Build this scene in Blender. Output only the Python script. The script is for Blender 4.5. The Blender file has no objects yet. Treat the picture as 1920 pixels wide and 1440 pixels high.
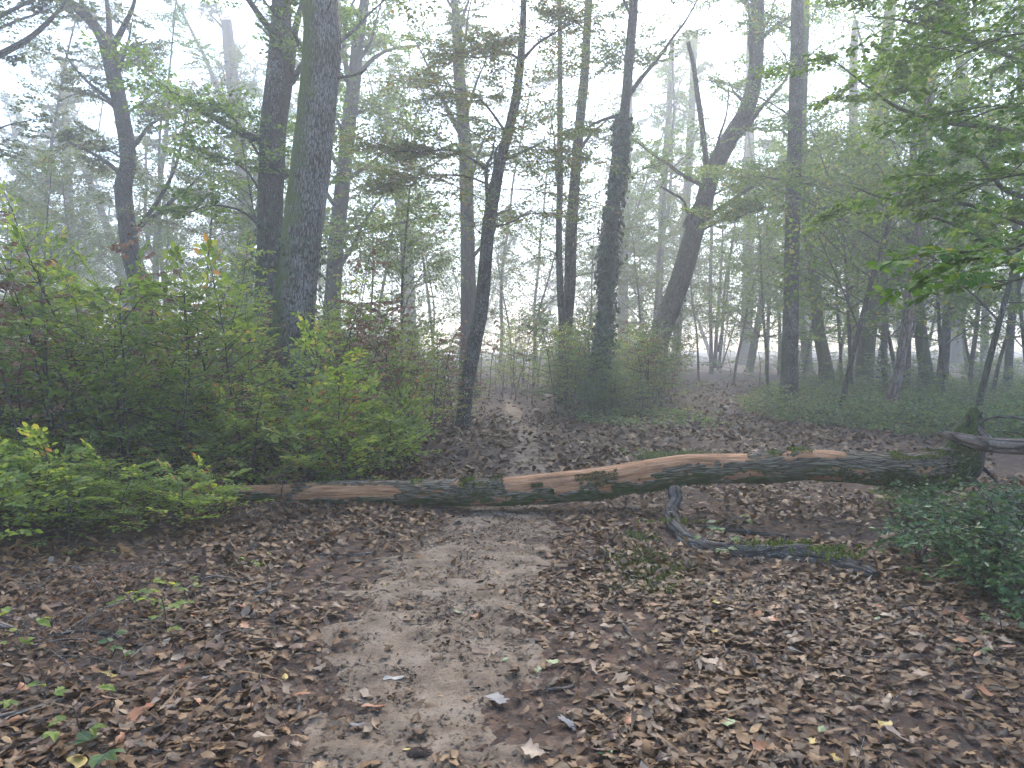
import bpy, math, random
import numpy as np
from mathutils import Vector, Matrix

# ------------------------------------------------------------------ camera, sky, sun, exposure
scene = bpy.context.scene
COL = scene.collection
F = 1442.0                      # focal length in pixels of the 1920 px wide frame
EYE = np.array([0.0, 0.0, 1.6])
HORIZON = 650.0
PITCH = math.atan((720.0 - HORIZON) / F)
cam_data = bpy.data.cameras.new('camera')
cam = bpy.data.objects.new('camera', cam_data)
COL.objects.link(cam)
cam.location = EYE
cam.rotation_euler = (math.pi / 2 - PITCH, 0, 0)
cam_data.sensor_width = 36.0
cam_data.lens = 36.0 * F / 1920.0
cam_data.clip_end = 900.0
cam_data.clip_start = 0.05
scene.camera = cam

SUN_EL, SUN_AZ = 46.0, 10.0     # azimuth measured from +Y (straight ahead) towards +X
world = bpy.data.worlds.new('World')
scene.world = world
world.use_nodes = True
wn = world.node_tree
bg = wn.nodes['Background']
sky = wn.nodes.new('ShaderNodeTexSky')
sky.sky_type = 'NISHITA'
sky.sun_disc = False
sky.sun_elevation = math.radians(SUN_EL)
sky.sun_rotation = math.radians(SUN_AZ)
sky.air_density = 1.0
sky.dust_density = 0.9
sky.ozone_density = 1.0
wn.links.new(sky.outputs[0], bg.inputs[0])
bg.inputs[1].default_value = 0.15

sun_data = bpy.data.lights.new('sun', 'SUN')
sun_data.energy = 1.5
sun_data.angle = math.radians(25)
sun_data.color = (1.0, 0.92, 0.80)
sun = bpy.data.objects.new('sun', sun_data)
COL.objects.link(sun)
_a, _e = math.radians(SUN_AZ), math.radians(SUN_EL)
sdir = Vector((math.sin(_a) * math.cos(_e), math.cos(_a) * math.cos(_e), math.sin(_e)))
sun.rotation_euler = (-sdir).to_track_quat('-Z', 'Y').to_euler()
sun.location = (10, 30, 40)

vs = scene.view_settings
vs.view_transform = 'Standard'
vs.look = 'None'
vs.gamma = 1.0
vs.use_curve_mapping = False
vs.exposure = 1.95
HAZE_DENSITY = 0.0066

cy = scene.cycles
cy.max_bounces = 4
cy.diffuse_bounces = 2
cy.glossy_bounces = 2
cy.transmission_bounces = 2
cy.volume_bounces = 1
cy.transparent_max_bounces = 8
cy.sample_clamp_indirect = 4.0
cy.use_denoising = True
cy.use_adaptive_sampling = True
cy.adaptive_threshold = 0.05
cy.adaptive_min_samples = 24
cy.caustics_reflective = False
cy.caustics_refractive = False
scene.render.film_transparent = False

# ------------------------------------------------------------------ geometry helpers
RNG = np.random.default_rng(7)
FWD = np.array([0, math.cos(PITCH), -math.sin(PITCH)])
UPV = np.array([0, math.sin(PITCH), math.cos(PITCH)])
RIGHT = np.array([1.0, 0, 0])


def at(px, py, d):
    """world point d metres ahead whose place in the photograph is (px, py)"""
    return EYE + d * (FWD + RIGHT * (px - 960.0) / F + UPV * (720.0 - py) / F)


def vnoise(x, y, seed=0):
    x = np.asarray(x, float); y = np.asarray(y, float)
    xi = np.floor(x).astype(np.int64); yi = np.floor(y).astype(np.int64)
    xf = x - xi; yf = y - yi

    def hsh(a, b):
        n = (a * 374761393 + b * 668265263 + seed * 1442695041) & 0xFFFFFFFF
        n = ((n ^ (n >> 13)) * 1274126177) & 0xFFFFFFFF
        return ((n ^ (n >> 16)) & 0xFFFF) / 65535.0
    u = xf * xf * (3 - 2 * xf); v = yf * yf * (3 - 2 * yf)
    return ((hsh(xi, yi) * (1 - u) + hsh(xi + 1, yi) * u) * (1 - v)
            + (hsh(xi, yi + 1) * (1 - u) + hsh(xi + 1, yi + 1) * u) * v)


# the trodden trail: centre x and half width as functions of distance
TR_Y = np.array([0.0, 2.9, 4.2, 5.1, 6.6, 7.6, 9.0, 11.0, 15.4, 20.0, 26.0])
TR_X = np.array([-.42, -.44, -.44, -.43, -.22, 0.0, .20, .20, .32, 0.0, -0.2])
TR_W = np.array([.54, .58, .68, .68, .62, .46, .30, .24, .20, .18, .12])


def trail(y):
    return np.interp(y, TR_Y, TR_X), np.interp(y, TR_Y, TR_W)


def ground_h(x, y):
    x = np.asarray(x, float); y = np.asarray(y, float)
    tx, tw = trail(y)
    t = np.abs(x - tx) / tw
    near = np.exp(-((y - 5) / 12) ** 2)
    h = -0.035 * np.exp(-t * t * .8) * near
    h = h + 0.16 * np.clip((-x - 2.2 - 0.0 * y) / 4.0, 0, 1) * np.clip(1.3 - y / 40, 0, 1)
    h = h - 0.13 * np.exp(-(((x - 2.7) / 0.9) ** 2 + ((y - 6.9) / 0.55) ** 2))
    h = h + 0.05 * (vnoise(x * .9 + 5, y * .9, 3) - .5) + 0.12 * (vnoise(x * .16, y * .16, 9) - .5) * np.clip(y / 12, 0, 1)
    return h


def fine_h(x, y):
    return (0.020 * (vnoise(x * 5, y * 5, 1) - .5) + 0.013 * (vnoise(x * 13, y * 13, 2) - .5)
            + 0.008 * (vnoise(x * 31, y * 31, 4) - .5))


def gz(x, y):
    return float(ground_h(x, y) + fine_h(x, y))


def on_ground(px, py):
    """where the line of sight through a pixel meets the ground"""
    d = F * 1.6 / max(py - HORIZON, 8.0)
    for _ in range(6):
        p = at(px, py, d)
        z = gz(p[0], p[1])
        dz = (p[2] - z)
        drop = EYE[2] - p[2]
        d *= (EYE[2] - z) / max(drop, 1e-3)
    return at(px, py, d)


class MB:
    """collects chunks of geometry and links them as one mesh object"""
    def __init__(self):
        self.v = []; self.f = []; self.rnd = []; self.tc = []; self.n = 0; self.fm = []; self.sm = []

    def add(self, v, f, rnd=None, tc=None, mat=0, smooth=True):
        v = np.asarray(v, np.float32).reshape(-1, 3)
        f = np.asarray(f, np.int32)
        if len(v) == 0 or len(f) == 0:
            return
        self.v.append(v)
        self.f.append(f + self.n)
        self.rnd.append(np.full(len(v), .5, np.float32) if rnd is None else np.broadcast_to(np.asarray(rnd, np.float32), (len(v),)))
        self.tc.append(v if tc is None else np.asarray(tc, np.float32))
        self.fm.append(np.full(len(f), mat, np.int32))
        self.sm.append(np.full(len(f), smooth, bool))
        self.n += len(v)

    def mesh(self, name, mats):
        me = bpy.data.meshes.new(name)
        V = np.concatenate(self.v)
        tot = np.concatenate([np.full(len(f), f.shape[1], np.int32) for f in self.f])
        loops = np.concatenate([f.ravel() for f in self.f])
        me.vertices.add(len(V)); me.vertices.foreach_set('co', V.ravel())
        me.loops.add(len(loops)); me.loops.foreach_set('vertex_index', loops)
        me.polygons.add(len(tot))
        start = np.zeros(len(tot), np.int32); start[1:] = np.cumsum(tot)[:-1]
        me.polygons.foreach_set('loop_start', start)
        me.polygons.foreach_set('loop_total', tot)
        me.polygons.foreach_set('material_index', np.concatenate(self.fm))
        me.polygons.foreach_set('use_smooth', np.concatenate(self.sm))
        a = me.attributes.new('rnd', 'FLOAT', 'POINT'); a.data.foreach_set('value', np.concatenate(self.rnd).astype(np.float32))
        a = me.attributes.new('tc', 'FLOAT_VECTOR', 'POINT'); a.data.foreach_set('vector', np.concatenate(self.tc).astype(np.float32).ravel())
        me.update(calc_edges=True)
        me.validate()
        for m in (mats if isinstance(mats, (list, tuple)) else [mats]):
            me.materials.append(m)
        return me

    def build(self, name, mats, parent=None, loc=(0, 0, 0)):
        if self.n == 0:
            return None
        return link(name, self.mesh(name, mats), parent, loc)


def link(name, me, parent=None, loc=(0, 0, 0)):
    o = bpy.data.objects.new(name, me)
    o.location = loc
    o.parent = parent
    COL.objects.link(o)
    return o


def tag(o, label, cat, group=None, kind=None):
    if label: o['label'] = label
    if cat: o['category'] = cat
    if group: o['group'] = group
    if kind: o['kind'] = kind
    return o


def thing(name, label, cat, loc=(0, 0, 0), group=None, rz=0.0):
    o = bpy.data.objects.new(name, None)
    o.empty_display_size = 0.2
    o.location = loc
    o.rotation_euler = (0, 0, rz)
    COL.objects.link(o)
    return tag(o, label, cat, group)


def unit(a):
    a = np.asarray(a, float)
    return a / np.maximum(np.linalg.norm(a, axis=-1, keepdims=True), 1e-9)


def smooth_path(P, R, k=4):
    P = np.asarray(P, float); R = np.asarray(R, float)
    if len(P) < 3:
        t = np.linspace(0, 1, k * 2 + 1)[:, None]
        return P[0] * (1 - t) + P[-1] * t, R[0] * (1 - t[:, 0]) + R[-1] * t[:, 0]
    Q = np.vstack([2 * P[0] - P[1], P, 2 * P[-1] - P[-2]])
    out, rr = [], []
    for i in range(len(P) - 1):
        p0, p1, p2, p3 = Q[i], Q[i + 1], Q[i + 2], Q[i + 3]
        for t in np.linspace(0, 1, k, endpoint=False):
            out.append(.5 * (2 * p1 + (p2 - p0) * t + (2 * p0 - 5 * p1 + 4 * p2 - p3) * t ** 2 + (3 * p1 - p0 - 3 * p2 + p3) * t ** 3))
            rr.append(R[i] * (1 - t) + R[i + 1] * t)
    out.append(P[-1]); rr.append(R[-1])
    return np.array(out), np.array(rr)


def tube(P, R, n=8, rough=0.0, seed=0, cap=True, frame_up=None):
    P = np.asarray(P, float); R = np.asarray(R, float)
    m = len(P)
    T = unit(np.gradient(P, axis=0))
    up = np.array([1.0, 0.13, 0.0]) if frame_up is None else np.asarray(frame_up, float)
    if frame_up is None and abs(unit(up) @ T[0]) > .9:
        up = np.array([0, 0, 1.0])
    N = np.zeros((m, 3)); nn = up - T[0] * (up @ T[0]); N[0] = unit(nn)
    for i in range(1, m):
        nn = N[i - 1] - T[i] * (N[i - 1] @ T[i]); N[i] = unit(nn)
    B = np.cross(T, N)
    th = np.linspace(0, 2 * math.pi, n, endpoint=False)
    s = np.concatenate([[0], np.cumsum(np.linalg.norm(np.diff(P, axis=0), axis=1))])
    c, sn = np.cos(th), np.sin(th)
    rad = np.repeat(R[:, None], n, 1)
    if rough:
        k1 = vnoise((c * 1.3 + 4)[None, :] + s[:, None] * .0, (sn * 1.3 + 7)[None, :] + s[:, None] * 1.1, seed)
        k2 = vnoise((c * 3 + 14)[None, :], (sn * 3 + 3)[None, :] + s[:, None] * 2.7, seed + 3)
        rad = rad * (1 + rough * (k1 - .5) * 2 + rough * .7 * (k2 - .5) * 2)
    V = P[:, None, :] + rad[..., None] * (c[None, :, None] * N[:, None, :] + sn[None, :, None] * B[:, None, :])
    tc = np.stack([rad * c[None, :], rad * sn[None, :], np.repeat(s[:, None], n, 1)], -1)
    i = np.arange(m - 1)[:, None] * n; j = np.arange(n)[None, :]; j2 = (j + 1) % n
    Fq = np.stack([i + j, i + j2, i + n + j2, i + n + j], -1).reshape(-1, 4)
    V = V.reshape(-1, 3); tc = tc.reshape(-1, 3)
    return V, Fq, tc


def add_tube(mb, P, R, n=8, rough=0.0, seed=0, k=4, mat=0, cap=True, rnd=.5):
    P, R = smooth_path(P, R, k)
    V, Fq, tc = tube(P, R, n, rough, seed)
    if cap:
        m = len(P)
        tri = []
        V = np.vstack([V, P[:1], P[-1:]]); tc = np.vstack([tc, [[0, 0, 0]], [[0, 0, 9.0]]])
        a, b = m * n, m * n + 1
        for q in range(n):
            tri.append((a, (q + 1) % n, q)); tri.append((b, (m - 1) * n + q, (m - 1) * n + (q + 1) % n))
        mb.add(V, Fq, rnd, tc, mat)
        mb.f.append(np.array(tri, np.int32) + mb.n - len(V)); mb.fm.append(np.full(len(tri), mat, np.int32)); mb.sm.append(np.zeros(len(tri), bool))
    else:
        mb.add(V, Fq, rnd, tc, mat)
    return P, R


def add_twigs(mb, A, B, r0, r1, mat=0):
    """many straight three-sided twigs at once"""
    A = np.asarray(A, float); B = np.asarray(B, float)
    n = len(A)
    if n == 0:
        return
    T = unit(B - A)
    up = np.where(np.abs(T[:, 2:3]) > .9, np.array([[1.0, 0, 0]]), np.array([[0, 0, 1.0]]))
    N = unit(np.cross(T, up)); Bn = np.cross(T, N)
    V = np.zeros((n, 6, 3))
    for q in range(3):
        a = q * 2 * math.pi / 3
        dv = math.cos(a) * N + math.sin(a) * Bn
        V[:, q] = A + dv * np.asarray(r0)[:, None]
        V[:, 3 + q] = B + dv * np.asarray(r1)[:, None]
    base = (np.arange(n) * 6)[:, None]
    Fq = np.concatenate([base + np.array([[0, 1, 4, 3]]), base + np.array([[1, 2, 5, 4]]), base + np.array([[2, 0, 3, 5]])])
    tc = V.reshape(-1, 3)
    mb.add(V.reshape(-1, 3), Fq, .5, tc, mat)


# leaf outlines: x along the leaf, y across, z fold
LEAF2 = (np.array([[0, 0, 0], [.45, -.30, .07], [1, 0, -.05], [.45, .30, .07]]), np.array([[0, 1, 2], [0, 2, 3]]))
LEAF4 = (np.array([[0, 0, 0], [.25, -.25, .06], [.68, -.25, .05], [1, 0, -.10], [.68, .25, .05], [.25, .25, .06]]),
         np.array([[0, 1, 2], [0, 2, 3], [0, 3, 4], [0, 4, 5]]))
LEAF8 = (np.array([[0, 0, 0], [.16, -.17, .03], [.42, -.31, .06], [.72, -.24, .04], [1, 0, -.12], [.72, .24, .04], [.42, .31, .06], [.16, .17, .03], [.5, 0, .03]]),
         np.array([[0, 1, 8], [1, 2, 8], [2, 3, 8], [3, 4, 8], [4, 5, 8], [5, 6, 8], [6, 7, 8], [7, 0, 8]]))
LEAF6 = (LEAF8[0][:8], np.array([[0, 1, 2], [0, 2, 3], [0, 3, 4], [0, 4, 5], [0, 5, 6], [0, 6, 7]]))
OAK = (np.array([[0, 0, 0], [.22, -.10, .02], [.30, -.24, .05], [.46, -.14, .02], [.56, -.32, .06], [.70, -.17, .02], [.82, -.20, .03], [1, 0, -.06],
                 [.82, .20, .03], [.70, .17, .02], [.56, .32, .06], [.46, .14, .02], [.30, .24, .05], [.22, .10, .02]]),
       np.array([[0, 1, 13], [1, 2, 3], [13, 11, 12], [1, 3, 11], [1, 11, 13], [3, 4, 5], [11, 9, 10], [3, 5, 9], [3, 9, 11], [5, 6, 7], [9, 7, 8], [5, 7, 9]]))
HOLLY = (np.array([[0, 0, 0], [.2, -.26, .10], [.35, -.14, 0], [.55, -.30, .12], [.7, -.13, 0], [1, 0, .02], [.7, .13, 0], [.55, .30, .12], [.35, .14, 0], [.2, .26, .10]]),
         np.array([[0, 1, 2], [0, 2, 8], [0, 8, 9], [2, 3, 4], [2, 4, 6], [2, 6, 8], [8, 6, 7], [4, 5, 6]]))
IVY = (np.array([[0, 0, 0], [-.08, -.34, .03], [.35, -.26, .03], [.45, -.44, 0], [1, 0, -.05], [.45, .44, 0], [.35, .26, .03], [-.08, .34, .03]]),
       np.array([[0, 1, 2], [2, 3, 4], [0, 2, 4], [0, 4, 6], [4, 5, 6], [0, 6, 7]]))


def add_leaves(mb, P, D, N, S, tmpl, rnd, mat=0):
    T, Fc = tmpl
    P = np.asarray(P, float); n = len(P)
    if n == 0:
        return
    X = unit(D); Z = unit(N - X * np.sum(N * X, -1, keepdims=True)); Y = np.cross(Z, X)
    S = np.broadcast_to(np.asarray(S, float), (n,))
    V = P[:, None, :] + S[:, None, None] * (T[None, :, 0:1] * X[:, None, :] + T[None, :, 1:2] * Y[:, None, :] + T[None, :, 2:3] * Z[:, None, :])
    k = len(T)
    Fa = (np.arange(n) * k)[:, None, None] + Fc[None]
    mb.add(V.reshape(-1, 3), Fa.reshape(-1, 3), np.repeat(np.asarray(rnd, float), k), np.tile(T, (n, 1)), mat, smooth=False)


def single_leaf(me, p, d, n, s, parent, name='leaf'):
    X = unit(d); Z = unit(n - X * (n @ X)); Y = np.cross(Z, X)
    o = bpy.data.objects.new(name, me); COL.objects.link(o); o.parent = parent
    o.matrix_local = Matrix([[X[k] * s, Y[k] * s, Z[k] * s, p[k]] for k in range(3)] + [[0, 0, 0, 1]])
    return o


def rotm(az, pitch, roll):
    ca, sa = math.cos(az), math.sin(az); cp, sp = math.cos(pitch), math.sin(pitch); cr, sr = math.cos(roll), math.sin(roll)
    Rz = np.array([[ca, -sa, 0], [sa, ca, 0], [0, 0, 1]])
    Ry = np.array([[cp, 0, -sp], [0, 1, 0], [sp, 0, cp]])
    Rx = np.array([[1, 0, 0], [0, cr, -sr], [0, sr, cr]])
    return Rz @ Ry @ Rx


class Spray:
    """a leafy branchlet growing along +X, its leaves spread mostly in the XY plane"""
    def __init__(self, rng, L, leaf, gap, flat=.35, width=.45, droop=.15, hang=0.0, bare=0.1, sub=True, drop=0.0, r=0.012):
        lp, ld, ln, A, B, ra, rb = [], [], [], [], [], [], []
        nseg = max(4, int(L / .3))
        x = np.linspace(0, L, nseg + 1)
        wob = np.cumsum(rng.normal(0, .035 * L / nseg ** .5, nseg + 1)); wob -= wob[0]
        ax = np.stack([x, wob, -droop * L * (x / L) ** 2 + np.cumsum(rng.normal(0, .012 * L, nseg + 1)) * .4], -1)
        ax[0] = 0
        rad = r * L / 2 * (1 - .85 * x / L) + .002
        for i in range(nseg):
            A.append(ax[i]); B.append(ax[i + 1]); ra.append(rad[i]); rb.append(rad[i + 1])

        def leaves(p0, p1):
            l = np.linalg.norm(p1 - p0); dirv = (p1 - p0) / max(l, 1e-6)
            nl = max(2, int(l / gap)); side = 1
            for q in range(nl + 1):
                if rng.random() < drop: continue
                t = (q + .6) / (nl + .6)
                if t < .12 and nl > 4: continue
                p = p0 + (p1 - p0) * min(t, 1)
                ang = side * rng.uniform(.5, 1.15) if q < nl else rng.normal(0, .2)
                side = -side
                c, s = math.cos(ang), math.sin(ang)
                d = np.array([dirv[0] * c - dirv[1] * s, dirv[0] * s + dirv[1] * c, dirv[2] + rng.normal(-.08 - hang, .22)])
                lp.append(p + rng.normal(0, .01, 3)); ld.append(d)
                ln.append(np.array([0, 0, 1.0]) + rng.normal(0, flat, 3))
        s = bare * L; side = 1 if rng.random() < .5 else -1
        step = max(.09, gap * 1.6)
        while s < L * .97:
            u = s / L
            i = min(int(u * nseg), nseg - 1); f = u * nseg - i
            p = ax[i] * (1 - f) + ax[i + 1] * f
            tl = width * L * (.25 + .9 * (1 - u) ** .8) * rng.uniform(.6, 1.1) * min(1, u / .25 + .25)
            ang = side * rng.uniform(.65, 1.05); side = -side
            dirv = np.array([math.cos(ang), math.sin(ang), rng.normal(.0, .12)])
            q = p + dirv * tl + np.array([0, 0, -droop * .5 * tl])
            A.append(p); B.append(q); ra.append(max(.0018, .006 * tl)); rb.append(.001)
            if sub and tl > .55:
                for t in np.arange(.25, .95, .22):
                    p2 = p + (q - p) * t
                    a2 = ang + (1 if rng.random() < .5 else -1) * rng.uniform(.6, 1)
                    l2 = tl * .35 * rng.uniform(.6, 1.2)
                    q2 = p2 + np.array([math.cos(a2), math.sin(a2), rng.normal(-.05, .12)]) * l2
                    A.append(p2); B.append(q2); ra.append(.0018); rb.append(.001)
                    leaves(p2, q2)
            leaves(p, q)
            s += step * rng.uniform(.7, 1.4)
        leaves(ax[-2], ax[-1])
        self.lp = np.array(lp); self.ld = np.array(ld); self.ln = np.array(ln)
        self.ls = leaf * rng.uniform(.65, 1.15, len(lp)); self.lr = rng.random(len(lp))
        self.A, self.B = np.array(A), np.array(B); self.ra, self.rb = np.array(ra), np.array(rb)
        self.L = L


class Foliage:
    def __init__(self):
        self.c = {k: [] for k in 'P D N S R A B ra rb'.split()}

    def put(self, sp, o, az, pitch, roll=0.0, s=1.0, rmul=1.0, rshift=None, leafmul=1.0):
        M = rotm(az, pitch, roll)
        c = self.c
        c['P'].append(sp.lp @ M.T * s + o); c['D'].append(sp.ld @ M.T); c['N'].append(sp.ln @ M.T)
        c['S'].append(sp.ls * leafmul)
        c['R'].append(sp.lr if rshift is None else np.clip(sp.lr * .6 + rshift * .4, 0, 1))
        c['A'].append(sp.A @ M.T * s + o); c['B'].append(sp.B @ M.T * s + o); c['ra'].append(sp.ra * s * rmul); c['rb'].append(sp.rb * s * rmul)

    def into(self, mb, tmpl, leafmat=0, twigmat=1, rmin=0.0):
        if not self.c['P']:
            return
        g = {k: np.concatenate(v) for k, v in self.c.items()}
        add_leaves(mb, g['P'], g['D'], g['N'], g['S'], tmpl, g['R'], leafmat)
        k = g['ra'] > rmin
        add_twigs(mb, g['A'][k], g['B'][k], g['ra'][k], g['rb'][k], twigmat)


# ------------------------------------------------------------------ materials
def new_mat(name):
    m = bpy.data.materials.new(name); m.use_nodes = True
    nt = m.node_tree
    b = nt.nodes['Principled BSDF']
    return m, nt, b


def node(nt, kind, **kw):
    n = nt.nodes.new(kind)
    for k, v in kw.items():
        if k == 'inp':
            for a, b in v.items(): n.inputs[a].default_value = b
        else:
            setattr(n, k, v)
    return n


def ramp(nt, fac, stops, interp='LINEAR'):
    r = nt.nodes.new('ShaderNodeValToRGB')
    r.color_ramp.interpolation = interp
    els = r.color_ramp.elements
    while len(els) < len(stops): els.new(.5)
    for e, (p, c) in zip(els, stops):
        e.position = p; e.color = (*c, 1) if len(c) == 3 else c
    nt.links.new(fac, r.inputs[0])
    return r.outputs[0]


def mixc(nt, fac, a, b, mode='MIX'):
    m = nt.nodes.new('ShaderNodeMix'); m.data_type = 'RGBA'; m.blend_type = mode
    for i, v in ((0, fac), (6, a), (7, b)):
        if hasattr(v, 'links') or hasattr(v, 'is_linked'): nt.links.new(v, m.inputs[i])
        elif isinstance(v, (int, float)): m.inputs[i].default_value = v
        else: m.inputs[i].default_value = (*v, 1)
    return m.outputs[2]


def math_n(nt, op, a, b=None, c=None, clamp=False):
    m = nt.nodes.new('ShaderNodeMath'); m.operation = op; m.use_clamp = clamp
    for i, v in enumerate((a, b, c)):
        if v is None: continue
        if isinstance(v, (int, float)): m.inputs[i].default_value = v
        else: nt.links.new(v, m.inputs[i])
    return m.outputs[0]


def attr(nt, name):
    a = nt.nodes.new('ShaderNodeAttribute'); a.attribute_name = name
    return a


def noise(nt, vec, scale, detail=4, rough=.6, mapping=None):
    n = nt.nodes.new('ShaderNodeTexNoise')
    n.inputs['Scale'].default_value = scale; n.inputs['Detail'].default_value = detail; n.inputs['Roughness'].default_value = rough
    if mapping is not None:
        mp = nt.nodes.new('ShaderNodeMapping'); mp.inputs['Scale'].default_value = mapping
        nt.links.new(vec, mp.inputs[0]); vec = mp.outputs[0]
    if vec is not None: nt.links.new(vec, n.inputs['Vector'])
    return n.outputs[0]


def bump(nt, b, height, strength=.5, dist=.02):
    n = nt.nodes.new('ShaderNodeBump'); n.inputs['Strength'].default_value = strength; n.inputs['Distance'].default_value = dist
    nt.links.new(height, n.inputs['Height']); nt.links.new(n.outputs[0], b.inputs['Normal'])


def leaf_mat(name, stops, trans=.50, rough=.5, spec=.3, glow=(2.0, 1.85, .9), vary=.25):
    m, nt, b = new_mat(name)
    a = attr(nt, 'rnd')
    oi = nt.nodes.new('ShaderNodeObjectInfo')
    f = math_n(nt, 'ADD', a.outputs['Fac'], math_n(nt, 'MULTIPLY', math_n(nt, 'SUBTRACT', oi.outputs['Random'], .5), vary), clamp=True)
    col = ramp(nt, f, stops)
    tcn = attr(nt, 'tc')
    sep = nt.nodes.new('ShaderNodeSeparateXYZ'); nt.links.new(tcn.outputs['Vector'], sep.inputs[0])
    rib = math_n(nt, 'LESS_THAN', math_n(nt, 'ABSOLUTE', sep.outputs[1]), .016)
    col = mixc(nt, math_n(nt, 'MULTIPLY', rib, .35), col, (.25, .26, .12))
    nt.links.new(col, b.inputs['Base Color'])
    b.inputs['Roughness'].default_value = rough
    b.inputs['Specular IOR Level'].default_value = spec
    tr = nt.nodes.new('ShaderNodeBsdfTranslucent')
    nt.links.new(mixc(nt, 1.0, col, glow, 'MULTIPLY'), tr.inputs[0])
    mx = nt.nodes.new('ShaderNodeMixShader'); mx.inputs[0].default_value = trans
    nt.links.new(b.outputs[0], mx.inputs[1]); nt.links.new(tr.outputs[0], mx.inputs[2])
    nt.links.new(mx.outputs[0], nt.nodes['Material Output'].inputs[0])
    return m


def bark_mat(name, dark, mid, light, lichen=.0, moss=.0, moss_dir=(-1, -.2, 0), streak=(1, 1, .16), scale=60, bstr=.8, mosscol=(.055, .08, .018)):
    m, nt, b = new_mat(name)
    tcv = attr(nt, 'tc').outputs['Vector']
    n1 = noise(nt, tcv, scale, 5, .65, streak)
    n2 = noise(nt, tcv, 3.0, 3, .6)
    vor = nt.nodes.new('ShaderNodeTexVoronoi'); vor.feature = 'DISTANCE_TO_EDGE'; vor.inputs['Scale'].default_value = scale * .55
    mp = nt.nodes.new('ShaderNodeMapping'); mp.inputs['Scale'].default_value = (1, 1, streak[2] * 1.3); nt.links.new(tcv, mp.inputs[0]); nt.links.new(mp.outputs[0], vor.inputs['Vector'])
    cr = ramp(nt, vor.outputs['Distance'], [(0, (0, 0, 0)), (.22, (1, 1, 1))])
    hgt = math_n(nt, 'MULTIPLY', math_n(nt, 'ADD', n1, .25), math_n(nt, 'ADD', cr, .25))
    col = ramp(nt, hgt, [(.10, dark), (.45, mid), (.85, light)])
    col = mixc(nt, math_n(nt, 'MULTIPLY', n2, .5), col, dark)
    if lichen:
        n3 = noise(nt, tcv, 75, 3, .6, (1, 1, .3))
        n4 = noise(nt, tcv, 2.2, 2, .5)
        lf = ramp(nt, math_n(nt, 'ADD', n3, math_n(nt, 'MULTIPLY', math_n(nt, 'SUBTRACT', n4, .5), .45)), [(.60 - lichen * .1, (0, 0, 0)), (.66 - lichen * .1, (1, 1, 1))])
        col = mixc(nt, math_n(nt, 'MULTIPLY', lf, .45), col, (.36, .36, .34))
    if moss:
        geo = nt.nodes.new('ShaderNodeNewGeometry')
        vm = nt.nodes.new('ShaderNodeVectorMath'); vm.operation = 'DOT_PRODUCT'
        nt.links.new(geo.outputs['Normal'], vm.inputs[0]); vm.inputs[1].default_value = Vector(moss_dir).normalized()
        n5 = noise(nt, tcv, 5, 4, .65)
        mf = ramp(nt, math_n(nt, 'ADD', math_n(nt, 'MULTIPLY', vm.outputs['Value'], .45), math_n(nt, 'ADD', math_n(nt, 'MULTIPLY', n5, .9), -.75 + moss * .5)), [(.0, (0, 0, 0)), (.38, (1, 1, 1))])
        mc = mixc(nt, noise(nt, tcv, 45, 3, .7), (mosscol[0] * .4, mosscol[1] * .4, mosscol[2] * .5), (mosscol[0] * 1.6, mosscol[1] * 1.5, mosscol[2] * 1.4))
        col = mixc(nt, mf, col, mc)
    nt.links.new(col, b.inputs['Base Color'])
    b.inputs['Roughness'].default_value = .88
    b.inputs['Specular IOR Level'].default_value = .25
    bump(nt, b, hgt, bstr, .03)
    return m


G1, G2, G3 = (.022, .040, .012), (.050, .085, .022), (.10, .14, .035)
YL, BR, TAN = (.24, .22, .045), (.17, .075, .032), (.32, .20, .11)
M = {}
M['leaf_oak'] = leaf_mat('oak_leaf', [(0, (.025, .045, .016)), (.5, (.05, .085, .025)), (.9, (.085, .11, .035)), (1, (.18, .12, .04))])
M['leaf_beech'] = leaf_mat('beech_leaf', [(0, (.035, .065, .018)), (.5, (.07, .12, .03)), (.88, (.12, .16, .04)), (.96, (.17, .16, .045)), (1, (.17, .09, .04))])
M['leaf_fresh'] = leaf_mat('fresh_leaf', [(0, (.035, .075, .015)), (.5, (.07, .14, .025)), (.92, (.13, .21, .04)), (1, (.24, .22, .05))], trans=.58, rough=.45)
M['leaf_near'] = leaf_mat('near_leaf', [(0, (.025, .075, .010)), (.5, (.05, .12, .016)), (.95, (.09, .17, .03)), (1, (.2, .2, .05))], trans=.28, rough=.65, spec=.06)
M['leaf_rust'] = leaf_mat('rusty_leaf', [(0, (.04, .05, .02)), (.35, (.08, .085, .03)), (.6, (.15, .085, .045)), (1, (.19, .09, .06))])
M['leaf_sap'] = leaf_mat('sapling_leaf', [(0, (.075, .125, .03)), (.4, (.15, .23, .05)), (.78, (.225, .295, .065)), (.94, (.33, .33, .08)), (.965, (.38, .31, .08)), (1, (.30, .14, .065))], vary=.35)
M['leaf_yellow'] = leaf_mat('yellowing_leaf', [(0, (.06, .11, .024)), (.4, (.115, .19, .038)), (.78, (.175, .24, .05)), (.955, (.32, .32, .07)), (1, (.32, .17, .07))], vary=.3)
M['leaf_dead'] = leaf_mat('withered_leaf', [(0, (.06, .035, .02)), (.5, (.17, .085, .045)), (.85, (.27, .15, .085)), (1, (.36, .25, .15))], trans=.2, glow=(1.2, 1.0, .8))
M['leaf_blue'] = leaf_mat('bramble_leaf', [(0, (.045, .085, .032)), (.5, (.09, .155, .058)), (.9, (.14, .20, .075)), (1, (.22, .2, .07))], trans=.4, rough=.5, spec=.3)
M['leaf_holly'] = leaf_mat('holly_leaf', [(0, (.018, .05, .02)), (.5, (.045, .105, .036)), (.85, (.09, .165, .055)), (1, (.16, .2, .07))], trans=.2, rough=.45, spec=.3)
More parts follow.
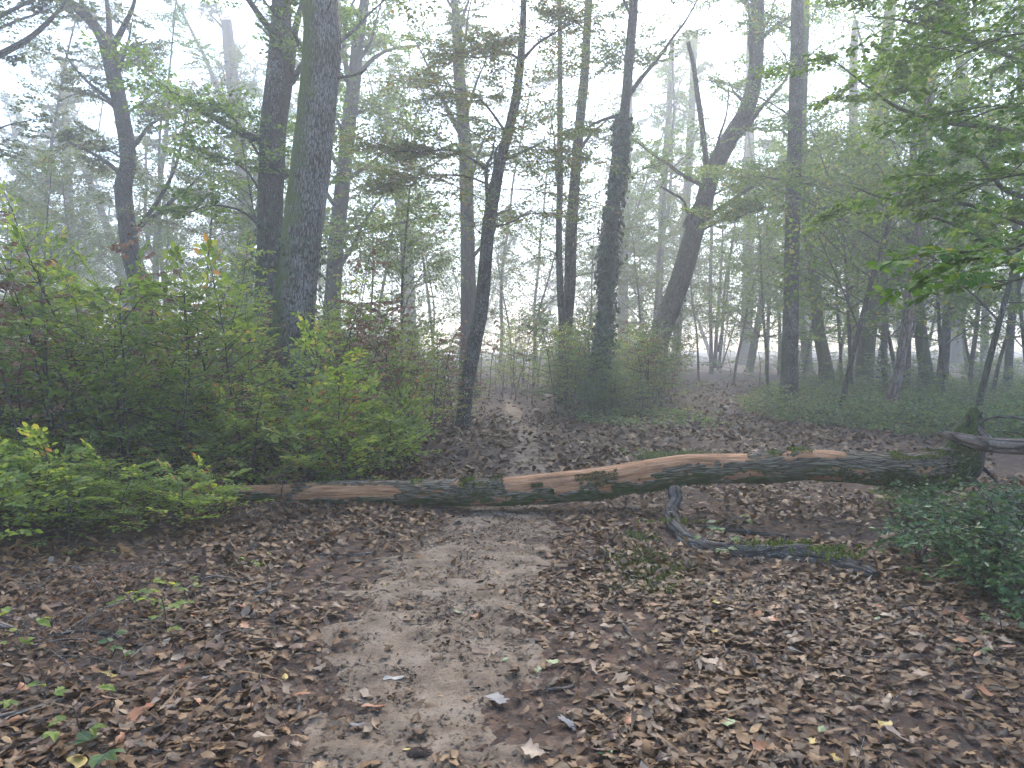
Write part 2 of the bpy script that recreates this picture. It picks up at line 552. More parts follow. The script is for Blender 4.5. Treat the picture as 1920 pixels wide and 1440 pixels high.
M['leaf_ivy'] = leaf_mat('ivy_leaf', [(0, (.010, .022, .008)), (.5, (.018, .038, .013)), (1, (.04, .07, .022))], trans=.12, rough=.35, spec=.45)
M['litter'] = leaf_mat('dead_leaf_litter', [(0, (.016, .010, .007)), (.25, (.042, .021, .008)), (.5, (.104, .052, .018)), (.72, (.172, .091, .034)), (.88, (.26, .158, .073)), (.96, (.22, .175, .14)), (1, (.34, .27, .20))], trans=.10, rough=.55, spec=.35, vary=.05, glow=(1.1, 1, .9))
M['twig'] = bark_mat('twig_bark', (.02, .015, .012), (.06, .048, .04), (.11, .09, .075), scale=50, bstr=.3)
M['stick'] = bark_mat('stick_bark', (.03, .024, .02), (.10, .08, .065), (.2, .17, .14), lichen=.3, scale=60, bstr=.5)
M['bark_grey'] = bark_mat('grey_oak_bark', (.014, .011, .008), (.074, .064, .052), (.20, .18, .155), lichen=.8, moss=.80, moss_dir=(-1, .1, 0), scale=55, mosscol=(.085, .115, .025))
M['bark_dark'] = bark_mat('dark_bark', (.010, .008, .006), (.030, .026, .021), (.070, .062, .052), lichen=.25, moss=.15, scale=50)
M['bark_straight'] = bark_mat('lichen_bark', (.010, .008, .006), (.030, .026, .021), (.070, .062, .052), lichen=.55, moss=.1, scale=50)
M['bark_mossy'] = bark_mat('mossy_bark', (.012, .010, .007), (.036, .032, .024), (.08, .072, .056), lichen=.2, moss=.5, moss_dir=(-.4, -.6, .3), scale=45)
M['bark_far'] = bark_mat('far_bark', (.02, .017, .014), (.045, .04, .034), (.08, .073, .063), scale=25, bstr=.3)
M['bark_snag'] = bark_mat('peeling_bark', (.03, .02, .015), (.12, .085, .065), (.24, .18, .14), lichen=.5, scale=22)


def soil_material():
    m, nt, b = new_mat('soil_and_litter')
    geo = nt.nodes.new('ShaderNodeNewGeometry'); pos = geo.outputs['Position']
    n1 = noise(nt, pos, 9, 6, .7); n2 = noise(nt, pos, 60, 4, .7); n3 = noise(nt, pos, 1.3, 3, .6)
    vor = nt.nodes.new('ShaderNodeTexVoronoi'); vor.inputs['Scale'].default_value = 16; nt.links.new(pos, vor.inputs['Vector'])
    sep = nt.nodes.new('ShaderNodeSeparateColor'); nt.links.new(vor.outputs['Color'], sep.inputs[0])
    leafc = ramp(nt, sep.outputs[0], [(0, (.022, .013, .009)), (.4, (.075, .040, .024)), (.75, (.12, .068, .042)), (1, (.20, .13, .09))])
    soil = ramp(nt, n2, [(.3, (.022, .016, .012)), (.7, (.075, .055, .044))])
    col = mixc(nt, ramp(nt, n1, [(.38, (0, 0, 0)), (.62, (1, 1, 1))]), soil, leafc)
    col = mixc(nt, math_n(nt, 'MULTIPLY', n3, .35), col, (.05, .034, .026))
    nt.links.new(col, b.inputs['Base Color'])
    b.inputs['Roughness'].default_value = .9; b.inputs['Specular IOR Level'].default_value = .2
    bump(nt, b, math_n(nt, 'ADD', n2, vor.outputs['Distance']), .6, .02)
    return m


def mud_material():
    m, nt, b = new_mat('trodden_mud')
    geo = nt.nodes.new('ShaderNodeNewGeometry'); pos = geo.outputs['Position']
    n1 = noise(nt, pos, 4, 6, .65); n2 = noise(nt, pos, 45, 6, .75); n3 = noise(nt, pos, 130, 3, .7)
    base = ramp(nt, n1, [(.32, (.10, .070, .047)), (.5, (.195, .145, .100)), (.68, (.285, .222, .160))])
    specks = ramp(nt, n2, [(.36, (1, 1, 1)), (.47, (0, 0, 0))])
    col = mixc(nt, math_n(nt, 'MULTIPLY', specks, .75), base, (.04, .027, .021))
    col = mixc(nt, ramp(nt, n3, [(.55, (0, 0, 0)), (.75, (.45, .45, .45))]), col, (.23, .195, .175))
    nt.links.new(col, b.inputs['Base Color'])
    b.inputs['Roughness'].default_value = .88; b.inputs['Specular IOR Level'].default_value = .18
    bump(nt, b, math_n(nt, 'ADD', math_n(nt, 'MULTIPLY', n2, .7), math_n(nt, 'MULTIPLY', n1, .5)), .9, .02)
    return m


def moss_material(name, a, b_, c):
    m, nt, b = new_mat(name)
    f = attr(nt, 'rnd').outputs['Fac']
    nt.links.new(ramp(nt, f, [(0, a), (.5, b_), (1, c)]), b.inputs['Base Color'])
    b.inputs['Roughness'].default_value = .85; b.inputs['Specular IOR Level'].default_value = .2
    return m


M['soil'] = soil_material()
M['mud'] = mud_material()
M['moss'] = moss_material('bright_moss', (.05, .075, .012), (.12, .16, .022), (.24, .27, .045))
M['moss_dark'] = moss_material('dark_moss', (.018, .03, .007), (.045, .07, .014), (.10, .13, .025))
M['moss_ground'] = moss_material('ground_moss', (.05, .06, .015), (.11, .125, .026), (.2, .2, .045))
M['grass'] = leaf_mat('grass_blade', [(0, (.03, .07, .02)), (.5, (.06, .12, .03)), (1, (.13, .17, .06))], trans=.3)

# ------------------------------------------------------------------ ground and trail
def graded(lo, hi, step, far_lo, far_hi, g=1.12):
    mid = list(np.arange(lo, hi + 1e-6, step))
    a, s = [], step
    x = lo
    while x > far_lo:
        s *= g; x -= s; a.append(max(x, far_lo))
    b, s = [], step
    x = hi
    while x < far_hi:
        s *= g; x += s; b.append(min(x, far_hi))
    return np.array(a[::-1] + mid + b)


def sheet(xs, ys):
    X, Y = np.meshgrid(xs, ys)
    nx, ny = len(xs), len(ys)
    i = np.arange(ny - 1)[:, None] * nx; j = np.arange(nx - 1)[None, :]
    Fq = np.stack([i + j, i + j + 1, i + nx + j + 1, i + nx + j], -1).reshape(-1, 4)
    return X, Y, Fq


gx = graded(-4.6, 4.6, .05, -240, 240)
gy = graded(2.0, 9.5, .05, -60, 260, 1.06)
X, Y, Fq = sheet(gx, gy)
Z = ground_h(X, Y) + fine_h(X, Y)
mb = MB(); mb.add(np.stack([X, Y, Z], -1).reshape(-1, 3), Fq)
ground = tag(mb.build('ground', M['soil']), 'forest floor of dark soil covered with fallen leaves', 'ground', kind='structure')

ty = np.concatenate([np.arange(1.6, 9.5, .035), np.arange(9.5, 24, .12)])
tt = np.linspace(-1.35, 1.35, 57)
TX, TW = trail(ty)
edge = 1 + .35 * (vnoise(ty * 1.3, ty * 0 + 2, 5) - .5)
XX = TX[:, None] + TW[:, None] * tt[None, :] * edge[:, None]
YY = np.repeat(ty[:, None], len(tt), 1)
lump = .5 * vnoise(XX * 3, YY * 3, 8) + .5 * vnoise(XX * 8, YY * 8, 12)
ZZ = ground_h(XX, YY) + fine_h(XX, YY) * .8 + .012 + .001 * np.clip((YY - 8) / 3, 0, 1) - .045 * np.clip(np.abs(tt[None, :]) - .55, 0, 2) + .045 * (lump - .5)
nx = len(tt); i = np.arange(len(ty) - 1)[:, None] * nx; j = np.arange(nx - 1)[None, :]
mb = MB(); mb.add(np.stack([XX, YY, ZZ], -1).reshape(-1, 3), np.stack([i + j, i + j + 1, i + nx + j + 1, i + nx + j], -1).reshape(-1, 4))
tag(mb.build('path', M['mud']), 'bare trodden mud trail running under the fallen log', 'path', kind='structure')

# ------------------------------------------------------------------ sprays shared by the trees
rs = np.random.default_rng(21)
BEECH = [Spray(rs, 2.4, .085, .075, flat=.5, width=.48, droop=.18, drop=.15) for _ in range(5)]
BEECH_FAR = [Spray(rs, 2.4, .13, .115, flat=.65, width=.55, droop=.2, sub=True, drop=.2) for _ in range(5)]
OAKS = [Spray(rs, 1.5, .11, .075, flat=.75, width=.5, droop=.05, drop=.1) for _ in range(5)]
OAKS_FAR = [Spray(rs, 1.7, .17, .12, flat=.75, width=.5, droop=.05, drop=.15) for _ in range(5)]
THIN = [Spray(rs, 2.0, .075, .12, flat=.4, width=.4, droop=.1, drop=.3) for _ in range(4)]


def limb_path(rng, o, az, el, L, up=.25, n=6, wob=.12):
    p = [np.asarray(o, float)]; a, e = az, el
    for q in range(n):
        p.append(p[-1] + L / n * np.array([math.cos(a) * math.cos(e), math.sin(a) * math.cos(e), math.sin(e)]))
        a += rng.normal(0, wob * 1.5); e += rng.normal(up / n * 1.2, wob)
        e = min(max(e, -.4), 1.4)
    return np.array(p)


def beechy(rng, fol, P, R, z0, z1, n, L, protos, pitch=(-.15, .85), rshift=None):
    z = P[:, 2]
    az = rng.uniform(0, 6.28)
    n = int(n * 1.9)
    for q in range(n):
        zz = z0 + (z1 - z0) * (q + rng.uniform(0, 1)) / n
        i = int(np.clip(np.searchsorted(z, zz), 1, len(z) - 1))
        f = np.clip((zz - z[i - 1]) / max(z[i] - z[i - 1], 1e-3), 0, 1)
        o = P[i - 1] * (1 - f) + P[i] * f
        az += 2.4 + rng.normal(0, .4)
        sp = protos[rng.integers(len(protos))]
        l = L * rng.uniform(.6, 1.25) * (1.15 - .5 * (zz - z0) / max(z1 - z0, .1))
        fol.put(sp, o, az, rng.uniform(*pitch), rng.normal(0, .45), l / sp.L, rshift=rshift)


def oaky(rng, fol, limbs, P, R, z0, nl, L, protos, per=7, el=(.3, 1.0), rscale=.35, az0=None, spread=6.28):
    z = P[:, 2]
    top = z[-1]
    az = rng.uniform(0, 6.28)
    for q in range(nl):
        zz = z0 + (top - z0) * ((q + rng.uniform(0, .9)) / nl) ** 1.1 * .96
        i = int(np.clip(np.searchsorted(z, zz), 1, len(z) - 1))
        o = P[i]
        az += 2.4 + rng.normal(0, .5)
        a = az if az0 is None else az0 + rng.uniform(-spread / 2, spread / 2)
        l = L * rng.uniform(.6, 1.2) * (1.1 - .55 * (zz - z0) / max(top - z0, .1))
        lp = limb_path(rng, o, a, rng.uniform(*el), l)
        lr = np.linspace(max(.022, R[i] * rscale), .012, len(lp))
        limbs.append((lp, lr))
        for k in range(int(per * 1.9)):
            t = rng.uniform(.2, 1.0)
            j = t * (len(lp) - 1); a0 = int(min(j, len(lp) - 2)); p = lp[a0] + (lp[a0 + 1] - lp[a0]) * (j - a0)
            sp = protos[rng.integers(len(protos))]
            fol.put(sp, p, rng.uniform(0, 6.28), rng.uniform(-.4, .7), rng.normal(0, .5), rng.uniform(.6, 1.15) * l / 3.6)


TREE_N = [0]


def tree(name, label, d, pts, height=15.0, style='oak', leaf='leaf_oak', bark='bark_dark', z0=3.0, n=14, L=2.4, far=None, group=None,
         branches=(), dead=(), nseg=10, lean=0.0, flare=1.5, rough=.05, per=7, z1=None, thin=False, ivy=None, seed=None, crown=True, base=None):
    """pts: (px, py, width px) up the trunk as the photograph shows it, at distance d"""
    TREE_N[0] += 1
    if d >= 30: d = 42 + (d - 30) * 1.9
    rng = np.random.default_rng(1000 + TREE_N[0] if seed is None else seed)
    far = d > 26 if far is None else far
    P = [at(px, py, d + lean * k) for k, (px, py, w) in enumerate(pts)]
    R = [.5 * w * d / F for px, py, w in pts]
    # carry the bole down to the ground
    if P[0][2] > .25:
        t = P[0] - P[1]; t = t / abs(t[2])
        b = P[0] + t * P[0][2] * .6
        b[2] = 0
        P.insert(0, b); R.insert(0, R[0] * 1.08)
    gx0, gy0 = P[0][0], P[0][1]
    P[0][2] = gz(gx0, gy0) - .12
    R[0] *= flare
    P.insert(1, P[0] * .72 + P[1] * .28); R.insert(1, R[0] / flare * 1.12)
    # and up to its top, above the frame
    if height > P[-1][2] + .5:
        dirv = unit(P[-1] - P[-2]); r = R[-1]; p = P[-1]
        st = max(1.0, (height - p[2]) / 6); k = 0
        while p[2] < height and k < 12:
            dirv = unit(dirv * .8 + np.array([0, 0, .35]) + rng.normal(0, .07, 3))
            p = p + dirv * st; r = max(r * .80, .03); k += 1
            P.append(p); R.append(r)
    P = np.array(P); R = np.array(R)
    root = thing(name, label, 'tree', (gx0, gy0, P[0][2]), group)
    off = np.array([gx0, gy0, P[0][2]])
    mb = MB()
    SP, SR = add_tube(mb, P - off, R, nseg, rough, TREE_N[0], 4)
    mb.build('trunk', M[bark], root)
    SPw = SP + off
    fol = Foliage(); limbs = []
    protos = (BEECH_FAR if far else BEECH) if style == 'beech' else (OAKS_FAR if far else OAKS)
    if thin: protos = THIN
    if crown:
        if style == 'beech':
            beechy(rng, fol, SPw, SR, z0, min(z1 or SPw[-1, 2], SPw[-1, 2]), n, L, protos)
        else:
            oaky(rng, fol, limbs, SPw, SR, z0, int(n * 1.3), L, protos, per)
    # branches that the photograph shows one by one: (pixel points, start width, leafy sprays, depth change)
    for bpts, w, ns, dd in branches:
        bp = np.array([at(px, py, d + dd * k / (len(bpts) - 1)) for k, (px, py) in enumerate(bpts)])
        br = np.linspace(.5 * w * d / F, max(.006, .12 * w * d / F), len(bp))
        bm = MB(); sp_, sr_ = add_tube(bm, bp - off, br, 6, .06, TREE_N[0], 4)
        bo = bm.build('branch', M[bark], root)
        for q in range(ns):
            t = rng.uniform(.3, 1.0); i = int(t * (len(sp_) - 1))
            sp = protos[rng.integers(len(protos))]
            tang = unit(sp_[min(i + 1, len(sp_) - 1)] - sp_[i - 1])
            fol.put(sp, sp_[i] + off, math.atan2(tang[1], tang[0]) + rng.normal(0, 1.0), rng.uniform(-.1, .4), rng.normal(0, .2), rng.uniform(.35, .8))
    for bpts, w, dd in dead:
        bp = np.array([at(px, py, d + dd * k / (len(bpts) - 1)) for k, (px, py) in enumerate(bpts)])
        br = np.linspace(.5 * w * d / F, max(.008, .3 * w * d / F), len(bp))
        bm = MB(); add_tube(bm, bp - off, br, 7, .08, TREE_N[0] + 5, 4)
        o = bm.build('dead_limb', M[bark], root)
    if limbs:
        for lp, lr in limbs:
            bm = MB(); add_tube(bm, lp - off, lr, 5 if far else 6, .05, 3, 2, cap=False)
            bm.build('limb', M[bark], root)
    if fol.c['P']:
        fm = MB(); fol.into(fm, LEAF2 if d > 11 else LEAF4, rmin=.00014 * d)
        for k in range(len(fm.v)): fm.v[k] = (fm.v[k] - off).astype(np.float32)
        fm.build('crown', [M[leaf], M['twig']], root)
    if ivy:
        za, zb, cnt, sz = ivy
        zz = rng.uniform(za, zb, cnt)
        i = np.clip(np.searchsorted(SPw[:, 2], zz), 1, len(SPw) - 1)
        f = ((zz - SPw[i - 1, 2]) / np.maximum(SPw[i, 2] - SPw[i - 1, 2], 1e-3))[:, None]
        c = SPw[i - 1] * (1 - f) + SPw[i] * f; rr = SR[i]
        a = rng.uniform(0, 6.28, cnt)
        den = vnoise(a * 1.2 + 3, zz * 1.1, 40 + TREE_N[0])
        keep = rng.random(cnt) < np.clip((den - .15) * 2.2, 0, 1)
        c, rr, a, zz, den = c[keep], rr[keep], a[keep], zz[keep], den[keep]; cnt = len(a)
        nrm = np.stack([np.cos(a), np.sin(a), np.zeros(cnt)], -1)
        pos = c + nrm * (rr + .01 + np.abs(rng.normal(0, .08, cnt)) * (den * 1.5))[:, None]
        dirs = np.stack([-np.sin(a) * rng.normal(0, .7, cnt), np.cos(a) * rng.normal(0, .7, cnt), -np.ones(cnt)], -1) + nrm * .4
        im = MB(); add_leaves(im, pos - off, dirs, nrm + rng.normal(0, .45, (cnt, 3)), sz * rng.uniform(.6, 1.2, cnt), IVY, rng.random(cnt))
        im.build('ivy', M['leaf_ivy'], root)
    return root


# ------------------------------------------------------------------ the trees one can tell apart
tree('oak_tree', 'thick grey oak with moss down one side, rising from the left thicket', 11.5,
     [(545, 690, 82), (551, 600, 76), (562, 480, 75), (573, 390, 74), (585, 300, 72), (595, 200, 70), (602, 120, 71), (604, 60, 69), (600, 0, 65)],
     17, bark='bark_grey', z0=8.5, n=2, L=3.6, nseg=40, flare=1.35, rough=.045, per=8,
     branches=[([(562, 84), (545, 55), (520, 30), (494, 0), (470, -40)], 8, 1, -.8), ([(638, 78), (665, 55), (690, 28), (722, -2), (750, -40)], 8, 1, .5)],
     dead=[([(630, 146), (652, 143), (672, 138), (688, 129)], 6, -.3), ([(607, 35), (616, 15), (626, -10)], 5, -.6)], ivy=(.3, 3.2, 700, .07))
tree('oak_tree', 'dark forked oak trunk close behind the thick mossy oak', 15.5,
     [(500, 560, 46), (505, 450, 46), (508, 350, 48), (512, 250, 48), (520, 150, 44), (526, 60, 38), (528, 0, 34)],
     17, z0=4.6, n=10, L=3.2, leaf='leaf_fresh', per=7, ivy=(1.0, 4.5, 900, .08),
     branches=[([(524, 240), (540, 150), (550, 70), (565, 10), (580, -60)], 26, 3, 1.0), ([(505, 400), (470, 330), (430, 300), (390, 290)], 6, 8, -1.0),
               ([(508, 330), (460, 250), (420, 210), (380, 220)], 6, 8, -1.0), ([(506, 450), (460, 400), (400, 385), (350, 400)], 6, 7, -1.5)])
tree('oak_tree', 'curving oak with a three-way fork, hazy above the left thicket', 22,
     [(262, 540, 38), (247, 480, 34), (238, 417, 32), (231, 353, 31), (241, 300, 29), (231, 227, 28), (214, 147, 28), (203, 93, 30), (185, 60, 20), (158, 25, 18), (120, -5, 15)],
     14, z0=4.5, n=9, L=3.2, per=7,
     branches=[([(203, 100), (205, 50), (200, 0), (190, -60)], 16, 4, 1), ([(208, 95), (232, 50), (250, 10), (265, -60)], 14, 4, -1), ([(160, 30), (150, -10), (140, -60)], 12, 2, 0),
               ([(262, 425), (300, 370), (330, 310), (345, 240), (355, 190)], 9, 5, -1), ([(233, 225), (200, 190), (150, 175), (110, 190)], 6, 6, -.5), ([(235, 300), (190, 275), (150, 270)], 5, 6, -.5), ([(240, 210), (270, 190), (300, 160)], 5, 4, .5)])
tree('oak_tree', 'pale straight trunk half lost in mist left of the mossy oak', 33,
     [(458, 540, 28), (461, 400, 26), (452, 300, 25), (443, 200, 24), (432, 120, 22), (425, 40, 20)], 20, bark='bark_far', z0=6, n=13, L=4.5,
     branches=[([(440, 215), (410, 170), (385, 110), (350, 40), (320, -20)], 11, 6, 0)])
tree('oak_tree', 'hazy trunk with bright green lower leaves just right of the mossy oak', 27,
     [(626, 520, 30), (634, 420, 30), (645, 320, 28), (655, 220, 26), (664, 150, 25), (672, 70, 22), (684, 0, 18)], 17, bark='bark_far', leaf='leaf_fresh', z0=3.5, n=14, L=3.4,
     branches=[([(664, 150), (700, 110), (740, 90), (790, 85)], 10, 5, 0), ([(655, 160), (645, 90), (655, 20), (690, -40)], 12, 3, 1)])
tree('oak_tree', 'grey misty trunk standing just behind the slim leaning hornbeam', 25,
     [(878, 600, 30), (878, 520, 28), (876, 420, 27), (874, 320, 26), (868, 220, 24), (860, 120, 22), (856, 40, 17), (848, -20, 12)], 16, bark='bark_far', z0=6, n=9, L=3.2, leaf='leaf_beech',
     branches=[([(880, 490), (905, 460), (925, 440), (935, 400)], 8, 0, -1), ([(858, 60), (872, 20), (890, -30)], 10, 2, 1), ([(868, 250), (830, 190), (790, 150)], 6, 4, 0)])
tree('hornbeam_tree', 'slim dark leaning hornbeam on the left edge of the narrow trail', 15.6,
     [(867, 785, 27), (874, 735, 26), (883, 680, 28), (893, 630, 27), (903, 580, 26), (909, 500, 25), (915, 430, 25), (924, 375, 24), (937, 310, 20), (955, 240, 18), (968, 180, 17), (977, 100, 14), (982, 0, 12)],
     9.8, 'beech', 'leaf_beech', 'bark_straight', z0=3.6, n=12, L=2.1, nseg=14,
     branches=[([(918, 405), (912, 340), (914, 310), (924, 285), (930, 230)], 9, 3, -.4), ([(918, 322), (880, 295), (840, 280), (790, 285), (720, 282)], 6, 10, -.8), ([(932, 340), (928, 290), (945, 260), (975, 230)], 7, 3, .6),
               ([(945, 300), (990, 280), (1030, 260)], 7, 4, -.6), ([(980, 112), (1010, 80), (1050, 55), (1100, 10)], 7, 6, -1), ([(976, 112), (950, 100), (900, 108), (850, 105)], 6, 8, -.5),
               ([(922, 425), (950, 420), (980, 405), (1005, 385)], 5, 4, 1), ([(950, 250), (905, 190), (870, 170), (830, 160)], 6, 8, .5), ([(926, 350), (870, 330), (800, 330), (740, 345)], 5, 9, .6)])
tree('beech_tree', 'thin upright stem with sparse leaves, left one of the close pair in mid view', 21,
     [(1052, 745, 14), (1053, 680, 14), (1054, 620, 13), (1050, 540, 13), (1048, 440, 12), (1050, 340, 12), (1050, 220, 11), (1050, 100, 9), (1049, 0, 8)], 12, 'beech', 'leaf_beech', 'bark_straight', z0=2.6, n=14, L=2.2, thin=True,
     branches=[([(1052, 380), (1044, 330), (1040, 270), (1036, 235)], 7, 1, -.6)])
tree('beech_tree', 'thicker grey stem, right one of the close pair in mid view', 21.5,
     [(1058, 735, 22), (1060, 680, 22), (1062, 620, 22), (1068, 540, 22), (1071, 440, 22), (1078, 340, 20), (1086, 240, 19), (1096, 140, 17), (1104, 0, 15)], 15, 'beech', 'leaf_beech', 'bark_dark', z0=3.4, n=16, L=2.4, nseg=12,
     branches=[([(1080, 290), (1110, 250), (1150, 215)], 9, 5, 1)])
tree('oak_tree', 'ivy-clad leaning trunk in the middle of the thicket between the trails', 18.5,
     [(1117, 760, 20), (1122, 700, 20), (1132, 600, 21), (1140, 500, 21), (1148, 420, 21), (1157, 350, 21), (1166, 260, 20), (1174, 180, 19), (1182, 80, 18), (1188, 0, 17)], 17, z0=8, n=8, L=2.8, leaf='leaf_beech', nseg=14,
     branches=[([(1172, 190), (1200, 150), (1232, 112), (1262, 70), (1285, 40), (1312, -8)], 10, 3, .8), ([(1168, 215), (1130, 225), (1100, 240), (1075, 258)], 8, 4, 1.2)], ivy=(.2, 7.2, 6500, .105))
tree('oak_tree', 'heavy oak leaning to the right with a mossy broken side limb', 23.5,
     [(1232, 660, 40), (1238, 635, 38), (1258, 575, 38), (1280, 510, 38), (1300, 440, 36), (1318, 385, 33), (1337, 320, 33), (1368, 260, 32), (1398, 210, 30), (1414, 150, 28), (1419, 80, 27), (1420, 0, 25)],
     16, z0=4.6, n=9, L=2.8, leaf='leaf_fresh', nseg=14, ivy=(.6, 3.2, 500, .09),
     branches=[([(1338, 330), (1345, 270), (1362, 215), (1368, 150)], 7, 2, -1), ([(1420, 60), (1440, 40), (1455, -10)], 10, 2, 1), ([(1330, 370), (1380, 345), (1440, 340)], 5, 6, -1), ([(1300, 440), (1350, 415), (1400, 395), (1470, 385)], 5, 8, -1.5)],
     dead=[([(1308, 425), (1318, 380), (1325, 320), (1318, 250), (1310, 190), (1300, 120), (1290, 78)], 13, -1.2), ([(1290, 400), (1280, 375), (1260, 362), (1240, 350)], 6, -1), ([(1286, 425), (1300, 395), (1322, 360)], 14, -.8)])
tree('hornbeam_tree', 'slender pale stem rising behind the leaning oak', 34, [(1236, 560, 14), (1238, 480, 14), (1242, 400, 13), (1248, 300, 13), (1256, 180, 12), (1260, 80, 10)], 17, bark='bark_far', leaf='leaf_beech', z0=4, n=10, L=3.2,
     branches=[([(1240, 450), (1252, 400), (1258, 330), (1262, 240), (1275, 150)], 10, 4, 1)])
tree('hornbeam_tree', 'straight misty trunk close below the bend of the leaning oak', 36, [(1268, 660, 18), (1274, 560, 17), (1284, 420, 16), (1292, 300, 16), (1298, 180, 14), (1302, 60, 12)], 18, bark='bark_far', leaf='leaf_beech', z0=5, n=10, L=3.2)
tree('beech_tree', 'tall straight dark trunk flecked with lichen beside the wide trail', 20.6,
     [(1479, 760, 34), (1480, 700, 31), (1482, 620, 29), (1484, 520, 28), (1486, 420, 27), (1489, 300, 26), (1492, 180, 25), (1494, 80, 24), (1495, 0, 23)], 17, 'beech', 'leaf_fresh', 'bark_straight', z0=6.2, n=9, L=2.6, nseg=18, flare=1.2, rough=.03,
     branches=[([(1490, 335), (1450, 335), (1400, 322), (1360, 310)], 5, 7, -1), ([(1484, 385), (1450, 388), (1400, 400), (1365, 425)], 5, 7, -1), ([(1494, 335), (1530, 345), (1580, 350), (1640, 358)], 6, 8, -2)])
tree('beech_tree', 'mossy trunk bowing left, right behind the lichen-flecked straight trunk', 27,
     [(1548, 690, 26), (1545, 670, 25), (1534, 610, 21), (1530, 560, 20), (1524, 490, 20), (1514, 420, 19), (1507, 350, 18), (1504, 240, 17), (1508, 120, 15), (1512, 0, 13)], 15, 'beech', 'leaf_fresh', 'bark_mossy', z0=2.8, n=16, L=2.8, far=True)
tree('beech_tree', 'slim grey trunk left of the broad kinked trunk', 31, [(1600, 680, 18), (1601, 600, 17), (1603, 480, 16), (1603, 360, 16), (1600, 240, 16), (1600, 120, 15), (1604, 40, 12)], 16, 'beech', 'leaf_fresh', 'bark_far', z0=3.4, n=16, L=3)
tree('beech_tree', 'broad mossy trunk with a kink low down, behind the bramble bank', 29,
     [(1622, 690, 32), (1626, 640, 30), (1634, 590, 28), (1638, 540, 28), (1634, 470, 29), (1635, 380, 28), (1637, 260, 27), (1648, 160, 25), (1662, 80, 22), (1672, 0, 18)], 18, 'beech', 'leaf_fresh', 'bark_mossy', z0=3.2, n=18, L=3.2,
     branches=[([(1642, 200), (1630, 140), (1615, 80), (1600, 20)], 10, 4, 1)])
tree('beech_tree', 'ivy-darkened thin stem between the kinked trunk and the peeling snag', 25, [(1658, 700, 12), (1658, 620, 11), (1659, 540, 10), (1658, 440, 10), (1660, 300, 9), (1662, 160, 8)], 12, 'beech', 'leaf_fresh', 'bark_dark', z0=3, n=12, L=2, ivy=(.2, 4.5, 900, .08))
tree('dead_tree', 'leaning brown snag with peeling bark behind the upturned root', 17.5,
     [(1667, 772, 26), (1672, 745, 22), (1684, 700, 20), (1694, 650, 18), (1702, 590, 18), (1706, 540, 17), (1712, 480, 17), (1718, 430, 18), (1726, 340, 17), (1734, 250, 15), (1740, 180, 13)], 5.5, 'beech', 'leaf_fresh', 'bark_snag', crown=False, nseg=14, rough=.12,
     dead=[([(1702, 575), (1690, 540), (1684, 510), (1680, 480)], 6, .5), ([(1690, 660), (1712, 620), (1722, 560), (1735, 500)], 7, 1)])
tree('beech_tree', 'dark bulging trunk leaning left behind the peeling snag', 25.5,
     [(1742, 735, 30), (1735, 690, 25), (1728, 640, 22), (1722, 580, 22), (1718, 520, 20), (1722, 440, 20), (1732, 330, 19), (1742, 200, 17), (1752, 80, 15)], 15, 'beech', 'leaf_fresh', 'bark_mossy', z0=3.5, n=16, L=2.6, far=False)
tree('beech_tree', 'dark trunk with a right-leaning foot, next right of the bulging trunk', 26, [(1762, 735, 22), (1768, 690, 19), (1774, 620, 17), (1781, 550, 16), (1786, 460, 16), (1790, 340, 15), (1796, 200, 14), (1802, 60, 12)], 14, 'beech', 'leaf_fresh', 'bark_dark', z0=3.5, n=16, L=2.6)
tree('beech_tree', 'wide pale trunk fading into white mist near the right edge', 38, [(1791, 710, 26), (1793, 640, 24), (1796, 560, 22), (1798, 460, 21), (1800, 300, 20), (1806, 120, 18)], 18, 'beech', 'leaf_beech', 'bark_far', z0=4.5, n=14, L=3.6)
tree('beech_tree', 'wavy thin stem with a low fork near the right edge', 26.5, [(1823, 735, 8), (1820, 700, 8), (1826, 650, 8), (1833, 590, 8), (1838, 500, 8), (1844, 400, 7), (1850, 250, 6)], 10, 'beech', 'leaf_fresh', 'bark_dark', z0=2.8, n=12, L=1.9,
     branches=[([(1822, 690), (1812, 650), (1806, 600), (1804, 550)], 7, 2, 1)])
tree('beech_tree', 'dark upright trunk nearest the right edge, behind the low greenery', 26, [(1888, 740, 17), (1891, 690, 15), (1895, 620, 14), (1901, 560, 14), (1906, 460, 13), (1910, 300, 12), (1914, 120, 11)], 14, 'beech', 'leaf_fresh', 'bark_dark', z0=2.8, n=16, L=2.4)
tree('hornbeam_tree', 'slanting slim trunk at the end of the wide trail', 33, [(1406, 690, 15), (1415, 640, 14), (1426, 580, 13), (1434, 520, 13), (1444, 450, 12), (1456, 380, 11), (1470, 280, 10)], 13, bark='bark_far', leaf='leaf_beech', z0=4, n=10, L=2.8)
tree('beech_tree', 'ghostly wide trunk in bright mist beyond the wide trail', 44, [(1398, 690, 24), (1400, 600, 22), (1403, 480, 21), (1404, 360, 20), (1406, 200, 18), (1408, 60, 16)], 20, 'beech', 'leaf_beech', 'bark_far', z0=4, n=14, L=4)
tree('hazel_tree', 'cluster of thin pale stems where the wide trail disappears', 32, [(1334, 695, 7), (1333, 620, 7), (1332, 540, 7), (1334, 440, 6), (1336, 340, 5)], 9, 'beech', 'leaf_beech', 'bark_far', z0=2, n=12, L=2.2,
     branches=[([(1340, 690), (1344, 620), (1350, 540), (1354, 460), (1356, 380)], 9, 3, 0), ([(1346, 660), (1360, 580), (1368, 500), (1372, 440)], 5, 3, 0), ([(1352, 690), (1368, 640), (1382, 590), (1392, 540)], 4, 2, -1)])
